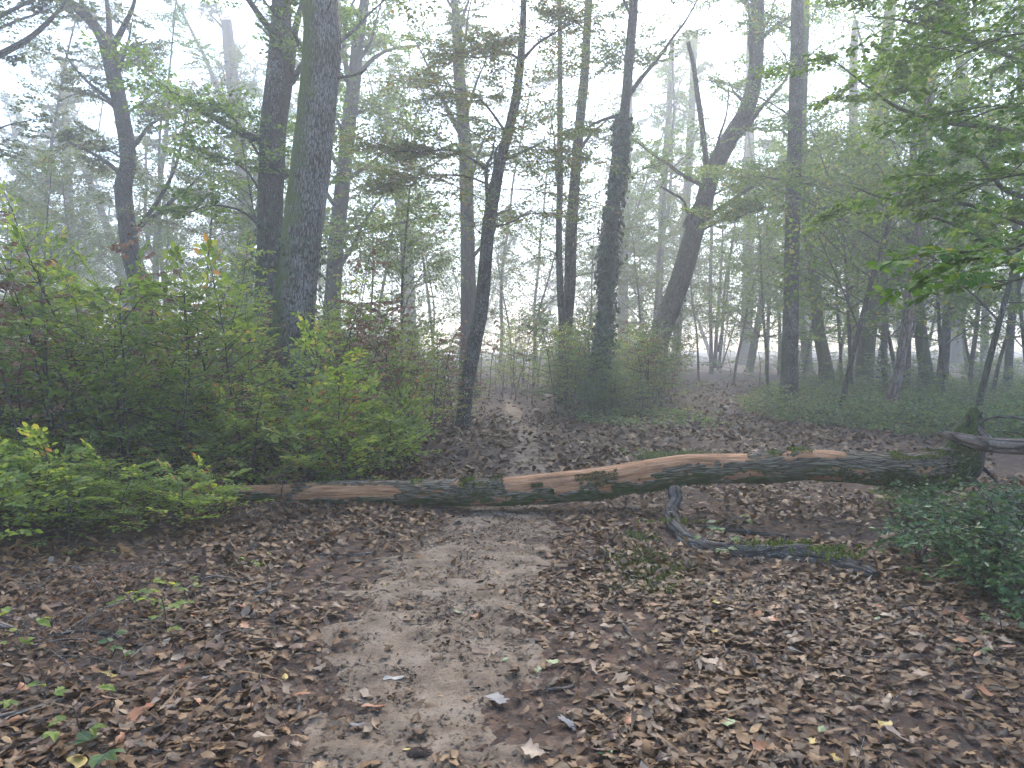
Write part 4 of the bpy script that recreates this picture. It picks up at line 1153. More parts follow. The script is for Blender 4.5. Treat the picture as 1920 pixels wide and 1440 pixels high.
STICKS = [
    ('long thin grey stick lying at the left edge of the mud, below the log', [(600, 1040), (660, 1042), (705, 1036)], .012, .008),
    ('pale slanting stick on the mud just below the long grey stick', [(650, 1056), (700, 1052), (738, 1042)], .009, .006),
    ('short pale wood chunk in the litter left of the mud', [(482, 1118), (505, 1106), (530, 1092)], .022, .012),
    ('curved brown stick low in the litter left of the pale wood chunk', [(380, 1090), (415, 1085), (450, 1100)], .02, .014),
    ('dark thick stick running out of the left edge near the bottom', [(-40, 1358), (30, 1345), (90, 1325), (135, 1310)], .022, .012),
    ('pale rotten wood piece at the left edge, under the bracken tangle', [(-30, 1170), (15, 1185), (45, 1195)], .03, .02),
    ('slender green-brown stick slanting through the left litter', [(215, 1260), (260, 1222), (320, 1180), (372, 1155)], .008, .004),
    ('lichen-grey crooked stick across the left litter', [(90, 1195), (150, 1185), (200, 1190), (225, 1198)], .011, .009),
    ('thin dark stick in the leaf bed right of the mud', [(1240, 1275), (1265, 1290), (1288, 1310)], .007, .004),
    ('crooked grey stick with a bend in the right leaf bed', [(1168, 1172), (1185, 1195), (1196, 1210), (1200, 1225)], .010, .012),
    ('pale split stick near the mud edge on the right', [(1022, 1293), (1045, 1294), (1072, 1290), (1078, 1280)], .010, .008),
    ('thin dark twig crossing the right leaf bed lengthwise', [(1220, 1203), (1290, 1202), (1350, 1203)], .004, .003),
    ('straight thin twig in the lower right leaf bed', [(1318, 1376), (1370, 1377), (1420, 1376)], .004, .003),
    ('dark forked twig bottom centre, right of the mud', [(1062, 1392), (1085, 1415), (1108, 1436)], .007, .009),
    ('pale twig in the soil under the log near its right end', [(1515, 965), (1545, 975), (1580, 982)], .008, .005),
    ('short pale twig below the log near the dark hollow', [(1560, 985), (1595, 978), (1625, 990)], .008, .005),
    ('dark stick on the litter beyond the log, left of the trail', [(800, 856), (830, 860), (865, 866)], .02, .012),
    ('stick leaning at the foot of the left thicket beyond the log', [(818, 822), (840, 808), (858, 796)], .012, .008),
    ('thin brown stick along the bottom left corner', [(60, 1425), (160, 1412), (240, 1400), (330, 1412)], .006, .004),
    ('short stick among curled leaves in the lower right', [(1578, 1265), (1600, 1278), (1612, 1292)], .006, .004),
    ('forked thin twig at the far right of the leaf bed', [(1860, 1285), (1890, 1295), (1912, 1318)], .006, .004),
    ('thin vertical-looking twig near the lower right middle', [(1640, 1345), (1650, 1365), (1652, 1395)], .006, .005),
    ('mud-grey stick on the trail just below the log', [(905, 1030), (930, 1018), (965, 1010)], .008, .005),
    ('slim twig on the trail mud right of the grey leaf', [(810, 1110), (840, 1102), (865, 1095)], .006, .004),
    ('stout short stub stuck in the mud at the lower left of the trail', [(556, 1345), (562, 1330), (568, 1318)], .014, .012),
    ('long thin brown twig in the litter above the bottom left corner', [(290, 1318), (330, 1300), (368, 1280)], .006, .004),
]
for lab, px, w0, w1 in STICKS:
    stick('stick', lab, 'stick', gpts(px, w0, w1), 'stick', 6, .15, k=3)

# ------------------------------------------------------------------ saplings, brambles, holly
rp = np.random.default_rng(99)
SM = [Spray(rp, .70, .056, .050, flat=.30, width=.42, droop=.10, sub=False, bare=.15, r=.012) for _ in range(6)]
SMB = [Spray(rp, .72, .066, .060, flat=.30, width=.40, droop=.10, sub=False, bare=.15, r=.012) for _ in range(4)]
SMD = [Spray(rp, .55, .075, .085, flat=.8, width=.38, droop=.12, sub=False, hang=.8, bare=.25, r=.012) for _ in range(4)]


def sapling_proto(rng, H, ns, protos, leaf, z0=.22, spread=1.0, tmpl=LEAF4, lean=.12):
    n = 7
    p = [np.zeros(3)]
    dv = np.array([rng.normal(0, lean), rng.normal(0, lean), 1.0])
    for q in range(n):
        dv = unit(dv + rng.normal(0, .10, 3) * np.array([1, 1, .2]) + np.array([0, 0, .05])); p.append(p[-1] + dv * H / n)
    p = np.array(p)
    sm = MB(); SP, SR = add_tube(sm, p, np.linspace(.006 + .0045 * H, .003, n + 1), 5, .05, 1, 2)
    fol = Foliage()
    az = rng.uniform(0, 6.28)
    for q in range(ns):
        t = z0 + (1 - z0) * ((q + rng.uniform(0, 1)) / ns)
        i = int(np.clip(t * (len(SP) - 1), 1, len(SP) - 1)); az += 2.4 + rng.normal(0, .5)
        s = protos[rng.integers(len(protos))]
        fol.put(s, SP[i], az, rng.uniform(.05, .65), rng.normal(0, .2), spread * rng.uniform(.6, 1.25) * (1.25 - .75 * t), rshift=rng.random())
    # terminal shoot
    fol.put(protos[0], SP[-2], rng.uniform(0, 6), 1.1, 0, .5)
    fm = MB(); fol.into(fm, tmpl)
    return sm.mesh('stem', M['twig']), fm.mesh('foliage', [M[leaf], M['twig']])


SAP = {}
SAP['green'] = [sapling_proto(rp, rp.uniform(2.2, 2.9), 27, SM, 'leaf_sap') for _ in range(6)]
SAP['yellow'] = [sapling_proto(rp, rp.uniform(1.3, 1.8), 21, SMB, 'leaf_yellow', z0=.12) for _ in range(4)]
SAP['brown'] = [sapling_proto(rp, rp.uniform(2.2, 2.9), 22, SMD, 'leaf_dead', z0=.3) for _ in range(3)]
SAP['low'] = [sapling_proto(rp, rp.uniform(.55, .9), 15, SMB, 'leaf_sap', z0=.1, spread=.75) for _ in range(4)]
SAP['bluish'] = [sapling_proto(rp, rp.uniform(1.0, 1.6), 24, SM, 'leaf_blue', z0=.15, spread=.95) for _ in range(4)]
SAP['bare'] = [sapling_proto(rp, rp.uniform(1.6, 2.4), 6, SMD, 'leaf_dead', z0=.5, spread=.6) for _ in range(3)]
N_SAP = [0]
# young understorey beeches with flat tiers of leaves
TIER = [Spray(rp, 2.2, .095, .085, flat=.5, width=.52, droop=.16, drop=.18) for _ in range(4)]
for kind_, leaf_ in (('tier', 'leaf_beech'), ('tier_fresh', 'leaf_fresh')):
    SAP[kind_] = []
    for _ in range(3):
        H_ = rp.uniform(6, 7.5); p_ = [np.zeros(3)]; dv = np.array([rp.normal(0, .08), rp.normal(0, .08), 1.0])
        for q in range(8):
            dv = unit(dv + rp.normal(0, .06, 3)); p_.append(p_[-1] + dv * H_ / 8)
        sm_ = MB(); SP_, SR_ = add_tube(sm_, np.array(p_), np.linspace(.055, .008, 9), 7, .05, 3, 3)
        fo_ = Foliage(); beechy(rp, fo_, SP_, SR_, 1.3, H_, 15, 2.1, TIER, (-.1, .9))
        fm_ = MB(); fo_.into(fm_, LEAF2)
        SAP[kind_].append((sm_.mesh('trunk', M['bark_dark']), fm_.mesh('crown', [M[leaf_], M['twig']])))


def sapling(kind, x, y, h, label, group=None, cat='sapling', name='sapling'):
    if kind in ('bluish', 'bare') or 'bush' in label: name, cat = 'bush', 'bush'  # same sapling models, only named bush when bluish
    protos = SAP[kind]
    k = rp.integers(len(protos))
    sm, fm = protos[k]
    ref = max(v.co.z for v in sm.vertices) if k not in HCACHE.setdefault(kind, {}) else HCACHE[kind][k]
    HCACHE[kind][k] = ref
    s = h / ref
    root = thing(name, label, cat, (x, y, gz(x, y) - .02), group, rp.uniform(0, 6.28))
    sl = .55 * s + .45                                  # leaves keep their size better than stems do
    root.scale = (sl, sl, s)
    link(sm.name.split('.')[0], sm, root); link(fm.name.split('.')[0], fm, root)
    N_SAP[0] += 1
    return root


HCACHE = {}


def left_edge(y):
    """right-hand border of the left thicket"""
    return np.interp(y, [5.6, 6.2, 7.4, 9, 12, 15, 20, 26], [-3.9, -2.9, -2.05, -1.5, -1.32, -1.08, -.72, -.8])


spots = []
tries = 0
while len(spots) < 280 and tries < 20000:
    tries += 1
    y = 5.7 + 14 * rp.random() ** 1.35
    xl = -.70 * y - .6
    xr = left_edge(y)
    if xr <= xl: continue
    x = xl + (xr - xl) * rp.random()
    if min([(x - a) ** 2 + (y - b) ** 2 for a, b in spots] + [9]) < (.24 if y < 9 else .40) ** 2: continue
    if abs(x + 3.2) < .35 and 11.2 < y < 11.9: continue
    spots.append((x, y))
for x, y in spots:
    dist_edge = left_edge(y) - x
    hmax = 1.3 + .58 * min(dist_edge, 2.6) if y > 7.5 else .55 + .5 * min(dist_edge, 1.6)
    if y < 7.6: hmax = min(hmax, .5 + .55 * max(0, (y - 5.5)))
    hmax = min(hmax, 2.35)
    px = 960 + F * x / y
    if 470 < px < 640 and y < 11.6: hmax = min(hmax, 1.6 - 30 / F * y)
    h = hmax * rp.uniform(.65, 1.12)
    if 7.4 < y < 8.15 and px > 400: continue
    if y < 7.4 and px > 170 and rp.random() < .5: continue
    if y < 7.75: h = min(h, .42 + .2 * max(0, (330 - px) / 300))
    u = rp.random()
    if y < 7.0: kind = 'low' if u < .55 else 'yellow'
    elif y < 9.2: kind = 'yellow' if u < .5 else ('green' if u < .84 else 'brown')
    else:
        nb = vnoise(x * .5, y * .4, 71)
        kind = 'brown' if u < .32 + .5 * max(0, nb - .5) else ('bare' if u > .93 else 'green')
    px = 960 + F * x / y
    col = 'at the left edge' if px < 130 else ('below the forked oak' if px < 300 else ('left of the mossy oak' if px < 480 else ('at the mossy oak' if px < 620 else ('right of the mossy oak' if px < 740 else 'beside the narrow trail'))))
    row = 'before the log' if y < 7.2 else ('in the front row' if y < 9 else ('in the second row' if y < 12 else ('in the third row' if y < 15 else 'in the back row')))
    lab = {'low': 'low leafy', 'yellow': 'yellow-green', 'green': 'green', 'brown': 'rusty withered', 'bare': 'nearly bare'}[kind] + f' sapling {row} {col}'
    h = max(h, .32)
    sapling(kind, x, y, h, lab, 'saplings of the left thicket')
# low growth filling the foot of the thicket
for q in range(64):
    y = rp.uniform(8.15, 11.5); xr = left_edge(y) + .05
    x = xr - (xr + .66 * y) * rp.random()
    if abs(x + 3.2) < .4 and 11.0 < y < 12: continue
    u = rp.random()
    lab = ('low leafy' if u < .7 else 'small yellow-green') + ' growth under the left thicket, ' + ('close to the log' if y < 9.5 else ('further back' if y < 11 else 'deep in its shade'))
    sapling('low' if u < .7 else 'yellow', x, y, rp.uniform(.55, .95), lab, 'low growth at the foot of the left thicket', 'bush', 'low_bush')
# the thicket thins out towards the slim hornbeam
for q in range(44):
    y = rp.uniform(10.5, 17.5); x = left_edge(y) - .05 - 2.3 * rp.random() ** 1.2
    u = rp.random(); kind = 'green' if u < .5 else ('brown' if u < .82 else 'bare')
    lab = {'green': 'fine green', 'brown': 'fine rust-tinged', 'bare': 'fine leafless'}[kind] + ' shrub between the mossy oak and the hornbeam, ' + ('near side' if y < 12.8 else ('middle' if y < 15 else 'far side'))
    sapling(kind, x, y, rp.uniform(1.3, 2.0) + .25 * min(1, left_edge(y) - x), lab, 'fine shrubs between the mossy oak and the hornbeam', 'shrub', 'shrub')
# tall shoots that stand out above the thicket
for px, py, d, kind, lab in [(95, 410, 8.0, 'brown', 'tall rust-leaved shoot topping the thicket near the left edge'), (170, 420, 8.6, 'green', 'tall dark green shoot topping the thicket right of the rust-leaved one'),
                             (345, 440, 10.0, 'brown', 'tall brown-leaved shoot in front of the hazy forked oak'), (400, 440, 10.2, 'green', 'tall green shoot between the forked oak and the mossy oak'),
                             (640, 450, 10.6, 'brown', 'tall reddish shoot right beside the mossy oak'), (610, 500, 10.0, 'green', 'tall thin green shoot right of the mossy oak'), (40, 470, 7.6, 'brown', 'rust-leaved shoot at the very left edge'),
                             (735, 560, 11.5, 'brown', 'sparse reddish shoot midway between the mossy oak and the hornbeam')]:
    p = at(px, py, d)
    sapling(kind, p[0], p[1], p[2], lab)
# the island of bushes between the two trails
for q in range(72):
    y = rp.uniform(16.5, 27)
    x = rp.uniform(.9 + (y - 16) * .05, .9 + (y - 15) * .42 + 1.3)
    if x > .21 * y: continue
    h = rp.uniform(1.0, 2.5) * (0.5 if y < 17.6 else 1)
    kind = ['bluish', 'green', 'brown', 'green', 'bare'][q % 5]
    if y < 18: kind = 'bluish'
    lab = {'bluish': 'dull blue-green bush in the thicket between the two trails', 'green': 'green sapling in the thicket between the two trails', 'brown': 'rusty-leaved sapling in the thicket between the two trails', 'bare': 'bare brown-stemmed sapling in the thicket between the two trails'}[kind]
    sapling(kind, x, y, h, lab, lab)
# where the narrow trail disappears
for q in range(30):
    y = rp.uniform(23, 32); x = rp.uniform(-3.2, 2.2)
    kind = ['bare', 'green', 'bare', 'bluish', 'green'][q % 5]
    lab = {'bare': 'bare thin stems closing off the narrow trail', 'green': 'pale green sapling where the narrow trail disappears', 'bluish': 'misty blue-green bush where the narrow trail disappears'}[kind]
    sapling(kind, x, y, rp.uniform(1.6, 2.8), lab, lab)
# right bank: taller bushes in the undergrowth
for q in range(40):
    y = rp.uniform(19, 36); x = rp.uniform(.345 * y, .70 * y)
    kind = ['bluish', 'green', 'bluish', 'green'][q % 4]
    lab = {'bluish': 'dull green bush among the trunks on the right bank', 'green': 'green sapling among the trunks on the right bank'}[kind]
    sapling(kind, x, y, rp.uniform(.6, 1.5), lab, lab)
# feathery shrubs round the middle trunks and hazy ones behind, splitting the two trails
for q in range(34):
    y = rp.uniform(17.5, 25); x = rp.uniform(.06 * y, .20 * y)
    kind = ['green', 'bluish', 'brown', 'green'][q % 4]
    lab = {'green': 'feathery green', 'bluish': 'feathery pale-green', 'brown': 'feathery rust-leaved'}[kind] + ' shrub round the middle trunks, ' + ('front' if y < 20 else ('centre' if y < 22.5 else 'back'))
    sapling(kind, x, y, rp.uniform(1.3, 2.3), lab, 'feathery shrubs round the middle trunks', 'shrub', 'shrub')
for q in range(44):
    y = rp.uniform(29, 44); px = rp.uniform(880, 1920)
    if 1300 < px < 1390: continue
    x = (px - 960) / F * y
    kind = ['green', 'bluish'][q % 2]
    lab = {'green': 'hazy tall green', 'bluish': 'hazy tall pale-green'}[kind] + ' shrub ' + ('behind the hornbeam' if px < 1060 else ('behind the ivy-clad trunk' if px < 1300 else ('behind the straight trunk' if px < 1560 else ('behind the kinked trunk' if px < 1720 else 'near the right edge'))))
    sapling(kind, x, y, rp.uniform(1.7, 3.0), lab, 'hazy tall shrubs closing the view', 'shrub', 'tall_shrub')
# back rows closing the view at breast height
for q in range(60):
    y = rp.uniform(38, 80); x = rp.uniform(-.66 * y, .66 * y)
    if .2 * y < x < .27 * y: continue
    sapling(['green', 'bluish', 'brown'][q % 3], x, y, rp.uniform(1.6, 3.0) * y / 36, ['misty green', 'misty blue-green', 'misty brown-leaved'][q % 3] + ' bush in the far background', ['misty green', 'misty blue-green', 'misty brown-leaved'][q % 3] + ' bushes in the far background')

for px, d, h, kind, lab in [
        (760, 19, 6.5, 'tier', 'young beech with flat leaf tiers between the mossy oak and the hornbeam'), (690, 24, 7.5, 'tier', 'young beech in mist behind the sapling thicket'), (820, 28, 6.5, 'tier', 'young beech half hidden by the grey misty trunk'),
        (1000, 26, 7, 'tier', 'young beech filling the gap right of the hornbeam'), (960, 33, 7.5, 'tier', 'faint young beech over the end of the narrow trail'), (1095, 28, 7.5, 'tier', 'young beech behind the close pair of stems'),
        (1205, 26, 6.5, 'tier', 'young beech right behind the ivy-clad trunk'), (1310, 30, 7, 'tier', 'young beech in front of the thin pale stems'), (1375, 27, 7.5, 'tier_fresh', 'fresh green young beech left of the straight trunk'),
        (1440, 24, 8, 'tier_fresh', 'fresh green young beech overlapping the straight trunk'), (1545, 24, 8, 'tier_fresh', 'fresh green young beech right of the straight trunk'), (1600, 22, 7.5, 'tier_fresh', 'fresh green young beech before the kinked trunk'),
        (1690, 22, 8, 'tier_fresh', 'fresh green young beech around the peeling snag'), (1770, 21, 8, 'tier_fresh', 'fresh green young beech before the right-hand trunks'), (1860, 22, 8, 'tier_fresh', 'fresh green young beech near the right edge'),
        (1930, 19, 8, 'tier_fresh', 'fresh green young beech cut by the right edge'), (1575, 17.5, 8.5, 'tier_fresh', 'nearest fresh green young beech right of the straight trunk'), (1830, 16, 9, 'tier_fresh', 'nearest fresh green young beech below the hanging boughs'), (1730, 28, 9, 'tier_fresh', 'fresh green young beech behind the bulging trunk'), (1505, 29, 9, 'tier_fresh', 'fresh green young beech behind the bowing trunk'), (400, 22, 7.5, 'tier', 'young beech behind the thicket left of the mossy oak'), (320, 27, 7, 'tier', 'hazy young beech right of the forked oak'),
        (150, 25, 7.5, 'tier', 'hazy young beech left of the forked oak'), (60, 21, 7, 'tier', 'young beech behind the thicket at the left edge'), (560, 20, 6.5, 'tier_fresh', 'young beech behind the mossy oak'), (10, 30, 8, 'tier', 'faint young beech at the left edge'),
        (1480, 34, 8, 'tier_fresh', 'misty young beech beyond the straight trunk'), (1640, 36, 8, 'tier_fresh', 'misty young beech beyond the kinked trunk'), (1350, 40, 8, 'tier', 'faint young beech beyond the end of the wide trail'), (480, 34, 8, 'tier', 'faint young beech left behind the mossy oak'),
        (620, 36, 8, 'tier', 'faint young beech right behind the mossy oak'), (880, 40, 8, 'tier', 'very faint young beech deep in the misty gap')]:
    if d >= 24: d, h = d * 1.2, h * 1.15
    p = at(px, 720, d)
    sapling(kind, p[0], p[1], h, lab, None, 'tree', 'young_beech')
# low bramble cover on the right bank and at the trail sides: nobody could count it
fol = Foliage()
BR_SP = [Spray(rp, .6, .085, .085, flat=.45, width=.5, droop=.25, sub=False, bare=.1) for _ in range(5)]


def cover(x, y, h, ns=6):
    z = gz(x, y)
    for q in range(ns):
        fol.put(BR_SP[rp.integers(5)], np.array([x + rp.normal(0, .12), y + rp.normal(0, .12), z + h * rp.uniform(.25, 1)]), rp.uniform(0, 6.28), rp.uniform(-.2, .5), rp.normal(0, .3), rp.uniform(.5, 1.0))


for q in range(900):
    y = 12.0 + 20 * rp.random() ** 1.3
    xl = np.interp(y, [12, 14, 16, 18, 21, 26, 34], [8.3, 6.6, 5.7, 5.6, 6.4, 8.5, 11.4])
    x = xl + (.72 * y - xl) * rp.random()
    if x < xl + .05: continue
    e = min(1, (x - xl) / 1.2 + .25)
    cover(x, y, (.12 + .45 * rp.random()) * e, 5)
for q in range(230):
    y = rp.uniform(34, 75); x = rp.uniform(-.7 * y, .7 * y); z = gz(x, y)
    for w in range(2): fol.put(BR_SP[rp.integers(5)], np.array([x, y, z + rp.uniform(.1, .8)]), rp.uniform(0, 6.28), rp.uniform(-.2, .5), 0, 2.6, leafmul=2.6)
for q in range(46):
    y = rp.uniform(14.8, 18.5); x = rp.uniform(1.6, 4.0)
    cover(x, y, .18, 3)
fm = MB(); fol.into(fm, LEAF2, rmin=.0025)
tag(fm.build('undergrowth', [M['leaf_blue'], M['twig']]), 'low green bramble cover on the forest floor of the right bank', 'undergrowth', kind='stuff')

# holly and ivy tangle at the right edge
HOL = [Spray(rp, .5, .055, .038, flat=.6, width=.42, droop=.18, sub=False, bare=.15) for _ in range(5)]
for k, (px, py, top, d, lab) in enumerate([(1800, 1040, 950, 5.75, 'dark glossy holly bush below the root end of the log'), (1895, 1080, 935, 5.3, 'dark holly bush at the right edge below the dead limb'), (1730, 1080, 985, 5.6, 'small low holly sprouting at the end of the bent branch'),
                                           (1850, 1130, 1000, 4.95, 'dark low holly in the right-hand corner of shade'), (1915, 1010, 895, 6.2, 'dark green holly standing behind the others at the right edge'), (1700, 930, 905, 7.2, 'small pale-green sprig growing under the log'), (1930, 1180, 1060, 4.6, 'dark holly sprig low at the right edge')]):
    b = at(px, 720, d); base = np.array([b[0], b[1], gz(b[0], b[1])]); H = at(px, top, d)[2] - base[2]
    root = thing('holly_bush', lab, 'bush', base)
    fo = Foliage(); sm = MB()
    for q in range(7 if H > .3 else 3):
        a = rp.uniform(0, 6.28); r_ = rp.uniform(.1, .42) * min(1, H * 1.6)
        P = np.array([[0, 0, -.02], [.4 * r_ * math.cos(a), .4 * r_ * math.sin(a), H * .45], [r_ * math.cos(a), r_ * math.sin(a), H * rp.uniform(.7, .98)]])
        add_tube(sm, P, [.009, .006, .003], 5, .05, 1, 3)
        SPs, _ = smooth_path(P, np.array([.01, .01, .01]), 6)
        for w in range(6):
            i = rp.integers(3, len(SPs))
            fo.put(HOL[rp.integers(5)], SPs[i], rp.uniform(0, 6.28), rp.uniform(-.2, .6), rp.normal(0, .4), rp.uniform(.45, 1.0) * min(1, .5 + H))
    sm.build('stem', M['twig'], root)
    fm = MB(); fo.into(fm, HOLLY); fm.build('foliage', [M['leaf_holly'] if k != 5 else M['leaf_blue'], M['twig']], root)


# seedlings
SEED_ME = {}
def seedling(px, py, h, leaf, lab, nl=9, size=.06, tm=OAK, spread=.14):
    b = on_ground(px, py); root = thing('seedling', lab, 'seedling', b)
    rng = np.random.default_rng(int(px * 7 + py))
    sm = MB(); P = np.array([[0, 0, -.01], [rng.normal(0, .02), rng.normal(0, .02), h * .5], [rng.normal(0, .05), rng.normal(0, .05), h]])
    SPs, _ = add_tube(sm, P, [.004, .003, .002], 5, 0, 0, 5)
    pos, dirs, nn = [], [], []
    for q in range(nl):
        t = .35 + .65 * q / max(nl - 1, 1); i = int(t * (len(SPs) - 1)); a = q * 2.4 + rng.normal(0, .4)
        d = np.array([math.cos(a), math.sin(a), rng.uniform(-.1, .5)]); e = SPs[i] + unit(d) * spread * rng.uniform(.3, 1)
        add_twigs(sm, [SPs[i]], [e], np.array([.0016]), np.array([.0012]))
        for off_a in (-.8, 0, .8):
            dd = np.array([math.cos(a + off_a), math.sin(a + off_a), rng.normal(-.05, .15)])
            pos.append(e); dirs.append(dd); nn.append(np.array([0, 0, 1]) + rng.normal(0, .25, 3))
    sm.build('stem', M['twig'], root)
    key = (id(tm), leaf)
    if key not in SEED_ME:
        SEED_ME[key] = []
        for q in range(4):
            m_ = MB(); m_.add(tm[0] * np.array([1, 1, .5 + .5 * q]), tm[1], .15 + .22 * q, tm[0], smooth=False); SEED_ME[key].append(m_.mesh('leaf', M[leaf]))
    for q in range(len(pos)):
        single_leaf(SEED_ME[key][rng.integers(4)], pos[q], dirs[q], nn[q], size * rng.uniform(.7, 1.2), root)


seedling(1350, 1062, .36, 'leaf_blue', 'pale green seedling standing in front of the bent mossy branch', 11, .062, LEAF8, .16)
seedling(310, 1178, .20, 'leaf_sap', 'green seedling in the left litter by the slanting stick', 8, .07, OAK, .16)
seedling(265, 1150, .12, 'leaf_yellow', 'yellow-green fern-like sprout left of the green seedling', 7, .07, OAK, .14)
seedling(345, 1120, .13, 'leaf_sap', 'small green sprout above the slanting stick', 5, .06, OAK, .1)
seedling(160, 1392, .17, 'leaf_sap', 'bramble sprout with broad leaves in the bottom left corner', 4, .06, LEAF8, .12)
seedling(205, 1235, .12, 'leaf_blue', 'small bluish sprout in the middle of the left litter', 4, .055, LEAF8, .08)
seedling(75, 1325, .09, 'leaf_sap', 'pale green sprout beside the dark thick stick', 3, .07, OAK, .1)
seedling(12, 1230, .16, 'leaf_sap', 'bramble sprout touching the left edge', 5, .08, LEAF8, .12)
seedling(195, 1430, .10, 'leaf_blue', 'broad-leaved sprout at the bottom edge, left side', 3, .07, LEAF8, .1)
seedling(1880, 1190, .16, 'leaf_blue', 'small dark sprout at the right edge of the leaf bed', 4, .05, LEAF8, .1)
seedling(1835, 1250, .10, 'leaf_blue', 'tiny dark sprout in the leaf bed below the holly', 4, .045, LEAF8, .08)
seedling(470, 1066, .10, 'leaf_sap', 'small moss-green sprout by the left rim of the mud', 4, .04, LEAF8, .07)
seedling(1010, 868, .22, 'leaf_dead', 'pale withered seedling standing in the trail beyond the log', 5, .05, LEAF8, .06)
seedling(1185, 868, .16, 'leaf_fresh', 'green tuft of seedling leaves beyond the log', 5, .06, LEAF8, .12)

# withered bracken matted over the left litter
BRK = [Spray(rp, .75, .040, .034, flat=.7, width=.32, droop=.35, sub=False, hang=.3, bare=.12, r=.009) for _ in range(4)]
for px, py, lab in [(60, 1110, 'tangle of withered brown bracken at the left edge below the bushes'), (170, 1090, 'withered brown bracken right of the left-edge tangle'), (90, 1180, 'matted brown bracken over the rotten wood piece'), (60, 1250, 'matted brown bracken low at the left edge'), (150, 1230, 'brown bracken frond heap beside the bluish sprout'),
                    (250, 1200, 'thin brown bracken between the green seedling and the crooked stick'), (330, 1085, 'brown bracken remnant in front of the log end'), (470, 985, 'dry brown bracken hanging by the thin end of the log'), (545, 970, 'small dry brown bracken just under the log')]:
    b = on_ground(px, py); root = thing('dead_bracken', lab, 'bracken', b)
    for q in range(4):
        fo = Foliage(); fo.put(BRK[q], np.array([rp.normal(0, .07), rp.normal(0, .07), rp.uniform(.04, .16)]), rp.uniform(0, 6.28), rp.uniform(-.1, .35), rp.normal(0, .5), rp.uniform(.6, 1.0))
        fm = MB(); fo.into(fm, LEAF2); fm.build('frond', [M['leaf_dead'], M['stick']], root)

# grass tufts beyond the log
for px, py, w, lab in [(1290, 858, .55, 'green grass tuft beyond the log above its humped middle'), (1375, 868, .35, 'small yellowish grass tuft beyond the log, right of the green one'), (1228, 862, .25, 'thin grass tuft beyond the log, left of the green one')]:
    b = on_ground(px, py); rng = np.random.default_rng(px); c = 420
    pos = np.stack([rng.normal(0, w * .42, c), rng.normal(0, .18, c), np.zeros(c)], -1)
    d = np.stack([rng.normal(0, .6, c), rng.normal(0, .6, c), np.ones(c)], -1)
    m = MB(); T = (LEAF2[0] * np.array([1, .13, 1]), LEAF2[1]); add_leaves(m, pos, d, rng.normal(0, 1, (c, 3)), rng.uniform(.06, .15, c), T, rng.random(c))
    tag(m.build('grass_tuft', M['grass'], None, b), lab, 'grass', kind='stuff')
# moss cushions on the soil
for px, py, wx, wy, cnt, lab in [(1215, 1052, .14, .16, 3200, 'yellow-green moss cushion in the litter right of the trail'), (1232, 1085, .13, .14, 1500, 'thin moss patch just below the yellow-green cushion'), (1200, 1008, .09, .07, 600, 'small moss patch above the yellow-green cushion'), (470, 1061, .06, .03, 400, 'small bright moss pad at the left rim of the mud'), (1210, 1108, .10, .03, 500, 'narrow dark moss strip below the two moss patches')]:
    b = on_ground(px, py); rng = np.random.default_rng(px + py)
    x = rng.normal(0, wx, cnt); y = rng.normal(0, wy, cnt)
    k = vnoise(x * 14 + 50, y * 14 + 50, 6) > .38; x, y = x[k], y[k]; c = len(x)
    z = ground_h(b[0] + x, b[1] + y) + fine_h(b[0] + x, b[1] + y) - b[2] + .012 * rng.random(c)
    m = MB(); add_leaves(m, np.stack([x, y, z], -1), np.stack([rng.normal(0, .6, c), rng.normal(0, .6, c), np.ones(c)], -1), rng.normal(0, 1, (c, 3)), rng.uniform(.012, .03, c), LEAF2, rng.random(c))
    tag(m.build('moss_cushion', M['moss_ground'], None, b), lab, 'moss', kind='stuff')

# ------------------------------------------------------------------ fallen leaves
rl = np.random.default_rng(314)


def curled(outline, rows, curl, twist, bend, rng, cols=(-1, 0, 1)):
    """a dry leaf as a strip of rows x 3 vertices, rolled across and bent along"""
    xs = np.linspace(0, 1, rows)
    w = outline(xs)
    V = []
    for x, hw in zip(xs, w):
        for s in cols:
            y = s * hw
            a = curl * s + twist * (x - .5)
            rad = hw / max(abs(curl), .05)
            yy = rad * math.sin(a) if abs(curl) > .05 else y
            zz = rad * (1 - math.cos(a)) * (1 if curl > 0 else -1) if abs(curl) > .05 else 0
            V.append((x - .5, yy, zz + bend * (x - .5) ** 2 * 1.2 + rng.normal(0, .012)))
    V = np.array(V)
    Fq = []
    for r in range(rows - 1):
        for c in range(len(cols) - 1):
            a = r * len(cols) + c; Fq.append((a, a + 1, a + len(cols) + 1, a + len(cols)))
    return V, np.array(Fq)


def o_beech(x): return .30 * np.sin(np.pi * np.clip(x, 0.02, .98)) ** .8 + .004


def o_oak(x): return (.10 + .26 * np.sin(np.pi * x ** 1.25) ** .9) * (1 + .38 * np.sin(x * 21 - 1.2)) * np.clip((1 - x) * 7, .05, 1) * np.clip(x * 5, .08, 1) + .004


def o_frag(x): return .22 + .12 * np.sin(x * 9 + 1) * np.sin(np.pi * x) + .002


PROTO_HI, PROTO_LO, PROTO_XL = [], [], []
for k in range(22):
    o = [o_oak, o_beech, o_oak, o_frag][k % 4]
    curl = rl.choice([-1, 1]) * rl.uniform(.1, 1.2) if k % 3 else rl.uniform(-.4, .4)
    tw, be = rl.normal(0, .5), rl.normal(.1, .35)
    PROTO_HI.append(curled(o, 8 if o is o_oak else 5, curl, tw, be, rl))
    PROTO_LO.append(curled(o, 4, curl, tw, be, rl))
    PROTO_XL.append(curled(o, 13 if o is o_oak else 8, curl * .7, tw, be, rl, (-1, -.5, 0, .5, 1)))


